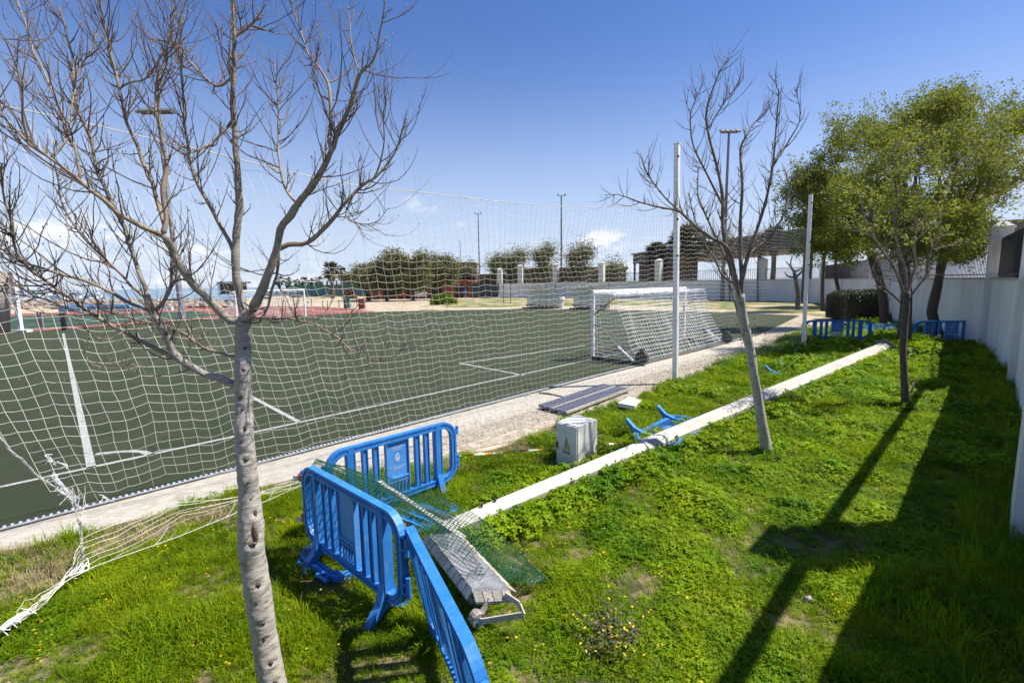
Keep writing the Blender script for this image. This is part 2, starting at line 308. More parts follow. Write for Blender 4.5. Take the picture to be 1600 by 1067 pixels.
def copy_tree(o, parent=None):
    c = o.copy(); C.objects.link(c); c.parent = parent
    for ch in [x for x in bpy.data.objects if x.parent == o]: copy_tree(ch, c)
    return c
CH = {}
def noise1(x, seed=0):
    i = math.floor(x); f = x - i; f = f * f * (3 - 2 * f)
    def h(k):
        r = math.sin(k * 127.1 + seed * 311.7) * 43758.5453; return (r - math.floor(r)) * 2 - 1
    return h(i) * (1 - f) + h(i + 1) * f
def noise2(x, y, seed=0):
    i, j = math.floor(x), math.floor(y); f, g = x - i, y - j; f = f * f * (3 - 2 * f); g = g * g * (3 - 2 * g)
    def h(a, b):
        r = math.sin(a * 127.1 + b * 269.5 + seed * 311.7) * 43758.5453; return (r - math.floor(r)) * 2 - 1
    return (h(i, j) * (1 - f) + h(i + 1, j) * f) * (1 - g) + (h(i, j + 1) * (1 - f) + h(i + 1, j + 1) * f) * g

# ================================================================== GROUND
g = MB(); g.add([(-900, -300, 0), (900, -300, 0), (900, 1500, 0), (-900, 1500, 0)], [(0, 1, 2, 3)]); struct('ground', g, M['sand'])
K0 = G(0, 826); K1 = G(1102, 543); dK = (K1 - K0).normalized(); nK = Vector((-dK.y, dK.x, 0))     # kerb direction; nK points into the pitch
KL = K0 - dK * 25; KR = G(1185, 524)
pitch_pts = [KL, KR, G(1250, 493), G(1100, 487), G(960, 484), G(820, 483), G(700, 484.6), G(600, 487), G(480, 493), G(400, 495), G(300, 500), G(200, 507), G(35, 519), G(35, 519) + Vector((-25, -22, 0)), KL + nK * 30]
sheet('artificial_turf_pitch', pitch_pts, 0.004, M['turf'], 0)
# pitch markings
lines = MB(); Z2 = 0.009
dA = (G(895, 569.5) - G(0, 763.2)).normalized()
A0 = G(0, 763.2) - dA * 14
strip(lines, A0, G(925, 561) + dA * 8.6, .10, Z2)
nA = Vector((-dA.y, dA.x, 0))
q = G(469.4, 660.7); strip(lines, q + nA * .05, G(372, 609), .10, Z2)
q = G(143.3, 732.5); strip(lines, q + nA * .05, G(98.7, 521), .115, Z2)
q = G(820, 587); strip(lines, q + nA * .05, G(718, 567.8), .10, Z2)
strip(lines, G(718, 567.8), G(915, 540), .10, Z2)
strip(lines, G(560, 512), G(705, 503), .12, Z2)
strip(lines, G(150, 573), G(420, 560), .06, Z2) if False else None
arc = [G(150, 709.7), G(176, 707), G(202, 705.3), G(222, 706), G(240, 711.5)]
for a, b in zip(arc, arc[1:]): strip(lines, a, b, .11, Z2)
o = struct('pitch_line', lines, M['line'])
# drain kerb and concrete strip
kb = MB(); a, b = KL, KR
ke = lambda t, off: KL + dK * t + nK * off
Lk = (KR - KL).length
kb.hexa([ke(0, .03), ke(0, -.035), ke(Lk, -.035), ke(Lk, .03)] + [p + Vector((0, 0, .012)) for p in (ke(0, .03), ke(0, -.035), ke(Lk, -.035), ke(Lk, .03))])
o = struct('drain_channel', kb, M['darkmetal'])
tm = MB(); t = 17.0
while t < Lk - 1:
    tm.hexa([ke(t, .025), ke(t, -.037), ke(t + .028, -.037), ke(t + .028, .025)] + [p + Vector((0, 0, .022)) for p in (ke(t, .025), ke(t, -.037), ke(t + .028, -.037), ke(t + .028, .025))])
    t += .068
r0 = MB()
tm.hexa([ke(10, -.037), ke(10, -.06), ke(Lk, -.06), ke(Lk, -.037)] + [p + Vector((0, 0, .018)) for p in (ke(10, -.037), ke(10, -.06), ke(Lk, -.06), ke(Lk, -.037))])
o = part('drain_grate', tm, M['kerbteeth']); o['kind'] = 'structure'
conc = [KL + nK * -.06, KR + nK * -.06, G(1195, 533), G(1100, 562), G(1000, 590), G(905, 622), G(840, 640), G(720, 675), G(600, 710), G(480, 744), G(300, 790), G(150, 829), G(0, 864), G(0, 864) - dK * 20]
sheet('concrete_strip', conc, 0.012, M['concrete'], .035, .25)
dirt = [G(560, 732), G(720, 672), G(840, 637), G(960, 600), G(1100, 560), G(1240, 505), G(1262, 512), G(1240, 524), G(1180, 548), G(1100, 583), G(1040, 603), G(960, 633), G(870, 665), G(800, 690), G(735, 705), G(600, 735)]
sheet('dirt_verge', dirt, 0.008, M['dirt'], .09, .3)
# ---- the lawn (earth sheet; plants are added further down)
WALL = [(-2.6, -3.0), (5.84, 4.85), (13.45, 12.2), (18.6, 18.1), (35.8, 52.8), (34.5, 60.5), (29.4, 65.5), (19.2, 78), (2.9, 88.5), (-2.3, 89.5)]
lawn = [G(0, 866) - dK * 12, G(0, 866), G(150, 831), G(300, 792), G(480, 746), G(600, 737), G(735, 712), G(800, 693), G(870, 668), G(960, 636), G(1040, 606), G(1100, 585), G(1180, 550), G(1240, 526), G(1300, 512), G(1400, 497), Vector((29, 38, 0)), Vector((18.5, 18.1, 0)), Vector((13.42, 12.2, 0)), Vector((5.88, 4.85, 0)), Vector((-2.3, -3, 0)), Vector((-12, -6, 0))]
_, LAWN = sheet('lawn', lawn, 0.005, M['soil'], .06, .3)
_, FL = sheet('far_grass_verge', [G(700, 481), G(790, 480), G(900, 478), G(960, 476), G(1100, 482), G(1250, 490), G(1300, 498), G(1340, 500), Vector((33, 48, 0)), Vector((35.5, 53, 0)), Vector((34.2, 60, 0)), Vector((29, 65, 0)), Vector((19, 77.5, 0)), Vector((-2, 88, 0)), Vector((-14, 80, 0)), G(680, 475)], 0.006, M['farlawn'], .25, 1.0)
def inside(p, poly):
    x, y = p; c = False; n = len(poly)
    for i in range(n):
        x1, y1 = poly[i][0], poly[i][1]; x2, y2 = poly[(i + 1) % n][0], poly[(i + 1) % n][1]
        if (y1 > y) != (y2 > y) and x < (x2 - x1) * (y - y1) / (y2 - y1) + x1: c = not c
    return c
# running track, second pitch, sea, hills
sheet('running_track', [G(30, 519.5), G(200, 508), G(330, 499.5), G(480, 493.6), G(590, 487.5), G(560, 483), G(500, 479), G(400, 478.6), G(300, 481), G(150, 487), G(0, 491), G(0, 491) + Vector((-60, 0, 0)), G(30, 519.5) + Vector((-30, -25, 0))], 0.004, M['track'])
sheet('second_pitch', [G(30, 515), G(180, 505.5), G(310, 497.5), G(345, 492), G(300, 486.5), G(150, 491), G(0, 495), G(0, 495) + Vector((-50, 0, 0)), G(30, 515) + Vector((-28, -22, 0))], 0.009, M['turf_far'])
ml = MB(); strip(ml, G(60, 501), G(330, 490), .25, .015); strip(ml, G(40, 508), G(330, 494), .2, .015); struct('far_pitch_line', ml, M['line'])
wt = MB(); wt.add([(-900, 118, .02), (-70, 118, .02), (-60, 240, .02), (40, 420, .02), (900, 500, .02), (900, 1490, .02), (-900, 1490, .02)], [(0, 1, 2, 3, 4, 5, 6)]); struct('sea', wt, M['water'])
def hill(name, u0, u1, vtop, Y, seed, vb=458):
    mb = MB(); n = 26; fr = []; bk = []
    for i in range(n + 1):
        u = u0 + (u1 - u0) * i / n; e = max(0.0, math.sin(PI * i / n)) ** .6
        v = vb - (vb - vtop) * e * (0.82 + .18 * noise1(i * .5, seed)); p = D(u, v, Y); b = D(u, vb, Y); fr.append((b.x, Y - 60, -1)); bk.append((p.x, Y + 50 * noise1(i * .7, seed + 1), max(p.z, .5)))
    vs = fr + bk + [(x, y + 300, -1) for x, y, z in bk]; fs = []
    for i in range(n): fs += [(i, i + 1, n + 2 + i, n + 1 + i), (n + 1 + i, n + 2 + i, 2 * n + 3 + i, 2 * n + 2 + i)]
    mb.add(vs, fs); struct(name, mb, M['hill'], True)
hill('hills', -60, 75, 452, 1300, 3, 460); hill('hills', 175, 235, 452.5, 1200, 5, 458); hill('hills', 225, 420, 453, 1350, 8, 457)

# ================================================================== BOUNDARY WALL
WH = 2.72
wr = thing('boundary_wall', 'white rendered boundary wall with tan coping behind the trees', 'wall', (5.6, 4.9, 0))
wt_ = .3
def offs(i):   # outward normals of the polyline (to the right of travel)
    a = Vector(WALL[max(i - 1, 0)]); b = Vector(WALL[min(i + 1, len(WALL) - 1)]); d = (b - a).normalized(); return Vector((d.y, -d.x))
for i in range(len(WALL) - 1):
    mb = MB(); a, b = Vector(WALL[i]), Vector(WALL[i + 1]); na, nb = offs(i) * wt_, offs(i + 1) * wt_
    mb.hexa([(a.x, a.y, 0), (a.x + na.x, a.y + na.y, 0), (b.x + nb.x, b.y + nb.y, 0), (b.x, b.y, 0), (a.x, a.y, WH), (a.x + na.x, a.y + na.y, WH), (b.x + nb.x, b.y + nb.y, WH), (b.x, b.y, WH)])
    part('wall', mb, M['wall'], wr)
    mb = MB(); e = .06
    a2 = a - offs(i) * e; b2 = b - offs(i + 1) * e; na2 = offs(i) * (wt_ + 2 * e); nb2 = offs(i + 1) * (wt_ + 2 * e)
    mb.hexa([(a2.x, a2.y, WH + .002), (a2.x + na2.x, a2.y + na2.y, WH + .002), (b2.x + nb2.x, b2.y + nb2.y, WH + .002), (b2.x, b2.y, WH + .002)] + [(a2.x, a2.y, WH + .07), (a2.x + na2.x, a2.y + na2.y, WH + .07), (b2.x + nb2.x, b2.y + nb2.y, WH + .07), (b2.x, b2.y, WH + .07)])
    part('coping', mb, M['coping'], wr)
def along(u):      # point of the wall line seen in pixel column u
    d = ray(u, 445); r_ = d.x / d.y
    for i in range(1, len(WALL) - 1):
        (x1, y1), (x2, y2) = WALL[i], WALL[i + 1]
        den = (x2 - x1) - r_ * (y2 - y1)
        if abs(den) < 1e-9: continue
        t = (r_ * y1 - x1) / den
        if 0 <= t <= 1: return i, Vector((x1 + (x2 - x1) * t, y1 + (y2 - y1) * t))
    return None
pil = []
def pillar(pos, wi, w=.5, h=4.62, full=True):
    d = (Vector(WALL[wi + 1]) - Vector(WALL[wi])).normalized(); n = Vector((d.y, -d.x)); c = Vector(pos) + n * .13
    mb = MB(); hw = w / 2; p = [c - d * hw - n * hw, c + d * hw - n * hw, c + d * hw + n * hw, c - d * hw + n * hw]
    z0 = 0 if full else WH
    mb.hexa([(q.x, q.y, z0) for q in p] + [(q.x, q.y, h) for q in p])
    e = 1.14; pe = [c + (q - c) * e for q in p]
    mb.hexa([(q.x, q.y, h) for q in pe] + [(q.x, q.y, h + .08) for q in pe])
    mb.add([(q.x, q.y, h + .08) for q in p] + [(c.x, c.y, h + .36)], [(0, 1, 4), (1, 2, 4), (2, 3, 4), (3, 0, 4)])
    part('pillar', mb, M['pillar'], wr); pil.append((wi, c))
pillar((-1.6, -2.6), 0, .5); pillar((5.76, 4.84), 1, .62); pillar((13.25, 12.0), 1, .55); pillar((18.5, 18.0), 2, .6)
for u in (1434, 1362, 1284, 1190, 1028, 939.5, 868, 813, 781):
    r_ = along(u)
    if r_: pillar(r_[1], r_[0], .55 if u > 1200 else .9, 4.62 if u > 1250 else (5.3 if u > 1100 or u < 800 else 5.9), False)
# top beam over the near bays and dark bars further on
mb = MB(); z = 4.42
c0, c1, c2 = [Vector((p.x, p.y, z)) for _, p in pil[:3]]
mb.beam(c0, c1 + (c0 - c1).normalized() * .3, .11, .11); mb.beam(c1 + (c2 - c1).normalized() * .3, c2 - (c2 - c1).normalized() * .3, .11, .11)
part('top_beam', mb, M['darkmetal'], wr)
def bars(pa, pb, z0=WH + .07, z1=4.4, sp=.14, r=.011, name='railing'):
    pa = Vector((pa.x, pa.y)); pb = Vector((pb.x, pb.y)); d = (pb - pa); L_ = d.length; d.normalize(); mb = MB()
    n = int((L_ - .7) / sp)
    for i in range(n):
        q = pa + d * (.4 + i * sp); mb.beam((q.x, q.y, z0), (q.x, q.y, z1), r * 2, r * 2, (d.x, d.y, 0))
    q0, q1 = pa + d * .33, pb - d * .33
    for zz in (z0 + .12, z1 - .12): mb.beam((q0.x, q0.y, zz), (q1.x, q1.y, zz), .03, .045)
    o = part(name, mb, M['darkmetal'], wr); o['kind'] = 'stuff'; return o
for i in range(2, len(pil) - 1):
    far = i > 6
    bars(pil[i][1], pil[i + 1][1], sp=.14 if not far else .28, r=.011 if not far else .02, z1=4.25)
a, b = pil[2][1], pil[3][1]; d = (b - a).normalized(); n = Vector((d.y, -d.x)); a = a + d * .45 + n * .35; b = b - d * .45 + n * .35
mb = MB(); mb.hexa([(a.x, a.y, 3.75), (b.x, b.y, 3.75), (b.x + n.x * .05, b.y + n.y * .05, 3.75), (a.x + n.x * .05, a.y + n.y * .05, 3.75), (a.x, a.y, 4.75), (b.x, b.y, 4.35), (b.x + n.x * .05, b.y + n.y * .05, 4.35), (a.x + n.x * .05, a.y + n.y * .05, 4.75)]); part('dark_interior_sheet', mb, M['darkmetal'], wr)  # dark sheets added behind the bars, standing in for the dark interior
e = a + d * (b - a).length * .45
mb = MB(); mb.hexa([(a.x, a.y, WH + .08), (e.x, e.y, WH + .08), (e.x + n.x * .05, e.y + n.y * .05, WH + .08), (a.x + n.x * .05, a.y + n.y * .05, WH + .08), (a.x, a.y, 3.748), (e.x, e.y, 3.748), (e.x + n.x * .05, e.y + n.y * .05, 3.748), (a.x + n.x * .05, a.y + n.y * .05, 3.748)]); part('dark_interior_sheet', mb, M['darkmetal'], wr)

# canopy building beyond the wall
cb = thing('port_canopy', 'long brown flat-roofed canopy beyond the boundary wall', 'building', (30, 95, 0))
qa, qb = Vector((27.0, 104)), Vector((34.5, 58)); dd = (qb - qa).normalized(); nn = Vector((-dd.y, dd.x))
mb = MB(); hb = 6.6
def P3(q, z): return (q.x, q.y, z)
mb.hexa([P3(qa, hb), P3(qb, hb), P3(qb + nn * 12, hb), P3(qa + nn * 12, hb), P3(qa, hb + 1.9), P3(qb, hb + 1.9), P3(qb + nn * 12, hb + 1.9), P3(qa + nn * 12, hb + 1.9)])
part('fascia', mb, M['brownroof'], cb)
mb = MB(); e = -.5
mb.hexa([P3(qa + nn * e, hb + 1.91), P3(qb + nn * e, hb + 1.91), P3(qb + nn * 12.5, hb + 1.91), P3(qa + nn * 12.5, hb + 1.91), P3(qa + nn * e, hb + 2.2), P3(qb + nn * e, hb + 2.2), P3(qb + nn * 12.5, hb + 2.2), P3(qa + nn * 12.5, hb + 2.2)])
part('roof_edge', mb, M['greymetal'], cb)
for k in range(7):
    mb = MB(); q = qa + dd * (1 + k * 8.0); mb.box(q.x - .2, q.x + .2, q.y - .2, q.y + .2, 0, hb - .002); part('column', mb, M['brownwall'], cb)
r0_, r1_ = Vector((34.6, 57.9)), Vector((66, 41)); rd = (r1_ - r0_).normalized(); rn = Vector((-rd.y, rd.x))
mb = MB(); mb.hexa([P3(r0_, hb), P3(r1_, hb), P3(r1_ + rn * 12, hb), P3(r0_ + rn * 12, hb), P3(r0_, hb + 1.9), P3(r1_, hb + 1.9), P3(r1_ + rn * 12, hb + 1.9), P3(r0_ + rn * 12, hb + 1.9)]); part('fascia', mb, M['brownroof'], cb)
for k in range(4):
    mb = MB(); q = r0_ + rd * (2 + k * 9.0) + rn; mb.box(q.x - .2, q.x + .2, q.y - .2, q.y + .2, 0, hb - .002); part('column', mb, M['brownwall'], cb)
mb = MB(); q = qa + dd * 1; q2 = qa + dd * 16
mb.hexa([P3(q + nn * 1, 0), P3(q2 + nn * 1, 0), P3(q2 + nn * 6, 0), P3(q + nn * 6, 0)] + [P3(q + nn * 1, hb - .003), P3(q2 + nn * 1, hb - .003), P3(q2 + nn * 6, hb - .003), P3(q + nn * 6, hb - .003)])
part('block_wall', mb, M['brownwall'], cb)
# brown block further left behind the wall
bl = thing('brown_warehouse', 'low dark brown warehouse behind the pillars beyond the dugouts', 'building', (8, 112, 0))
mb = MB(); mb.box(-1, 27, 110, 122, 0, 5.6); part('wall', mb, M['brownwall'], bl)
mb = MB(); mb.box(-1.4, 27.4, 109.6, 122.4, 5.602, 6.2); part('roof', mb, M['brownroof'], bl)
for k in range(6):
    mb = MB(); mb.box(1 + k * 4.3, 3.6 + k * 4.3, 109.94, 109.998, 2.0, 4.6); part('window', mb, M['dark'], bl)

# ================================================================== TREES
def nrm(v): return v.normalized() if v.length > 1e-9 else Vector((0, 0, 1))
def resample(pts, rad, step):
    """smooth (Catmull-Rom) resampling of a polyline with radii"""
    out = []; R_ = []
    n = len(pts)
    for i in range(n - 1):
        p0, p1, p2, p3 = pts[max(i - 1, 0)], pts[i], pts[i + 1], pts[min(i + 2, n - 1)]
        k = max(1, int((p2 - p1).length / step))
        for j in range(k):
            t = j / k; out.append(0.5 * ((2 * p1) + (p2 - p0) * t + (2 * p0 - 5 * p1 + 4 * p2 - p3) * t * t + (3 * p1 - p0 - 3 * p2 + p3) * t ** 3))
            R_.append(rad[i] + (rad[i + 1] - rad[i]) * t)
    out.append(pts[-1]); R_.append(rad[-1]); return out, R_
def grow(start, d, length, r0, up, wig, n=7, rr=rnd, curl=0.0):
    pts = [start.copy()]; rs = [r0]; p = start.copy(); st = length / n; d = nrm(d); ax = Vector((rr.uniform(-1, 1), rr.uniform(-1, 1), rr.uniform(-.3, .3)))
    for i in range(n):
        d = nrm(d + Vector((0, 0, up / n)) + Vector((rr.gauss(0, wig), rr.gauss(0, wig), rr.gauss(0, wig))) + ax * curl / n)
        p = p + d * st; pts.append(p.copy()); rs.append(r0 * (1 - (i + 1) / n * .75))
    return pts, rs
def twigs_on(mb, pts, rs, rr, per_m, lmin, lmax, rad, up, sub=2, wig=.10, sides=4, t0=.1, ends=None, bud=None, out_bias=None):
    L_ = sum((pts[i + 1] - pts[i]).length for i in range(len(pts) - 1)); n = int(L_ * per_m + rr.random())
    for k in range(n):
        t = t0 + (1 - t0) * rr.random() ** .85; i = min(int(t * (len(pts) - 1)), len(pts) - 2); f = t * (len(pts) - 1) - i
        p = pts[i].lerp(pts[i + 1], f); d = nrm(pts[i + 1] - pts[i])
        sd = Vector((rr.gauss(0, 1), rr.gauss(0, 1), rr.gauss(0, .6))); sd = nrm(sd - d * sd.dot(d))
        if out_bias is not None: sd = nrm(sd + out_bias * .6)
        dr = nrm(sd * rr.uniform(.6, 1.1) + d * rr.uniform(.3, .8))
        ln = (lmin + (lmax - lmin) * rr.random() ** 1.6) * (1 - .35 * t); r_ = min(rad * rr.uniform(.7, 1.2), rs[i] * .7)
        q, qr = grow(p, dr, ln, r_, up, wig, 7, rr, rr.uniform(0, .5)); mb.tube(q, qr, sides, False)
        if ends is not None: ends.append(q[-1]); ends.append(q[4])
        for s_ in range(sub):
            if rr.random() < .75:
                j = rr.randint(1, 5); sd2 = Vector((rr.gauss(0, 1), rr.gauss(0, 1), rr.gauss(0, .5))); dj = nrm(q[j + 1] - q[j])
                q2, r2 = grow(q[j], nrm(dj + sd2 * .6), ln * rr.uniform(.25, .6), qr[j] * .7, up * .8, wig, 5, rr); mb.tube(q2, r2, 3, False)
                if ends is not None: ends.append(q2[-1]); ends.append(q2[3])
                if bud is not None and rr.random() < .3: bud.ball(q2[-1], (.004, .004, .008), 4, 3)
        if bud is not None:
            for j in (3, 5, 7):
                if rr.random() < .35: bud.ball(q[j] + Vector((rr.uniform(-.004, .004), 0, .003)), (.003, .003, .007), 4, 3)

def leaf_cloud(centres, n_each, spread, size, rr_seed, squash=.8, droop=0.0):
    rs_ = np.random.RandomState(rr_seed); c = np.array([tuple(p) for p in centres]); k = len(c)
    idx = np.repeat(np.arange(k), n_each); p = c[idx] + rs_.normal(0, 1, (len(idx), 3)) * np.array([spread, spread, spread * squash])
    a = rs_.normal(0, 1, (len(idx), 3)); a[:, 2] -= droop; a /= np.linalg.norm(a, axis=1)[:, None]; b = np.cross(a, rs_.normal(0, 1, (len(idx), 3))); b /= np.linalg.norm(b, axis=1)[:, None]
    s = size * rs_.uniform(.6, 1.3, (len(idx), 1)); a *= s; b *= s * .48
    V_ = np.stack([p - a, p + b, p + a, p - b], 1).reshape(-1, 3)
    return V_
def leaf_obj(name, V_, m_, parent):
    off = Vector((0, 0, 0)); p = parent
    while p is not None: off += p.location; p = p.parent
    V_ = V_ - np.array(tuple(off)); n = len(V_) // 4; me = bpy.data.meshes.new(name)
    me.vertices.add(4 * n); me.vertices.foreach_set('co', V_.astype(np.float32).ravel()); me.loops.add(4 * n); me.loops.foreach_set('vertex_index', np.arange(4 * n, dtype=np.int32))
    me.polygons.add(n); me.polygons.foreach_set('loop_start', np.arange(0, 4 * n, 4, dtype=np.int32)); me.polygons.foreach_set('loop_total', np.full(n, 4, dtype=np.int32)); me.update(calc_edges=True); me.validate()
    o = link_mesh(name, me, m_, parent); o['kind'] = 'stuff'; return o
def pxlimb(seq, Y0, Y1, rr, amp=.06):
    """trace of (u, v, r_px) at depths Y0..Y1 -> world points and radii"""
    pts = []; rs = []; n = len(seq)
    for i, (u, v, r_) in enumerate(seq):
        Y = Y0 + (Y1 - Y0) * (i / max(n - 1, 1)) + (rr.uniform(-amp, amp) if 0 < i else 0)
        p = D(u, v, Y); pts.append(p); rs.append(r_ * (p - Vector((0, 0, CAM_H))).dot(AX_F) / F_PX)
    return pts, rs

# ---- hero bare tree in front of the net
rr = random.Random(11)
base1 = D(433, 1100, 2.86); base1.z = 0
t1 = thing('bare_tree', 'large bare tree with pale grey trunk standing in front of the torn net', 'tree', (base1.x + .05, base1.y, 0))
tp = [(446, 1180, 21), (432, 1090, 19), (424, 1055, 19), (414, 1000, 18.2), (409, 965, 18), (403, 925, 18.8), (397, 885, 18.2), (392, 850, 18), (392, 825, 18.4), (391, 800, 16.5), (389, 770, 15), (386, 735, 14.5), (383, 700, 13.8), (381, 670, 13.4), (381, 640, 12.8), (380, 610, 12.2), (379, 580, 11.6), (380, 553, 11.4), (380, 522, 11.8), (384, 500, 11), (392, 488, 9)]
pts, rs = pxlimb(tp, 2.86, 2.98, rr, .012); pts[0].z = -.1
pts, rs = resample(pts, rs, .014)
rs = [r_ * (1 + .035 * noise1(i * .16, 4) + .02 * noise1(i * .5, 9)) for i, r_ in enumerate(rs)]
mb = MB(); mb.tube(pts, rs, 30)
SCARS = ((399, 828, 13, 40, 0), (392, 842, 22, 9, 0), (405, 800, 9, 14, 0), (385, 716, 12, 7, 0), (383, 668, 8, 10, 0), (377, 690, 5, 5, 0), (407, 958, 20, 8, 0), (402, 903, 14, 10, 0), (400, 930, 8, 5, 0), (422, 1020, 16, 9, 0), (412, 985, 10, 6, 0), (430, 1050, 12, 14, 0), (381, 577, 9, 6, 0), (384, 545, 8, 5, 0), (375, 622, 5, 8, 0), (388, 750, 6, 4, 0), (393, 775, 6, 4, 0), (380, 640, 5, 4, 0), (416, 1062, 7, 16, 0))
sp_ = []
for (u, v, w, h, dx_) in SCARS:
    i = min(range(len(pts)), key=lambda k: abs(D(u, v, 2.9).z - pts[k].z)); c_ = pts[i]; q = D(u, v, c_.y - rs[i] * .9); dr_ = Vector((q.x - c_.x, q.y - c_.y, 0)); sp_.append((c_ + nrm(dr_) * rs[i], w * .002, h * .002))
cz = np.array([p.z for p in pts]); mv = []
for (x, y, z) in mb.v:
    c_ = int(np.abs(cz - z).argmin()); dx = nrm(Vector((x, y, 0)) - Vector((pts[c_].x, pts[c_].y, 0)))
    n_ = noise2(x * 34 + z * 3, z * 42, 2) * .0022 + noise2(x * 90, z * 95 + y * 60, 5) * .0016 + noise2(math.atan2(dx.y, dx.x) * 5, z * 60, 7) * .0012
    for (q, w, h) in sp_:
        if abs(z - q.z) < .12:
            hd = math.hypot(x - q.x, y - q.y) / (w * 1.3 + .004); vd = (z - q.z) / (h * 1.1 + .004); e_ = hd * hd + vd * vd
            n_ += (.0045 + .003 * math.sin(hd * 5 + q.z * 40)) * math.exp(-(math.sqrt(e_) - 1.2) ** 2 * 3.2) - .010 * math.exp(-e_ * 1.8)
    mv.append((x + dx.x * n_, y + dx.y * n_, z))
mb.v = mv
trunk1 = part('trunk', mb, M['bark'], t1, smooth=True)
for (q, w, h) in sp_:
    mb = MB(); c_ = pts[int(np.abs(cz - q.z).argmin())]; q2 = q.lerp(Vector((c_.x, c_.y, q.z)), .09); mb.ball(q2, (w * .8, .012, h * .85), 10, 6, .25); part('bark_knot', mb, M['scar'], t1, smooth=True)
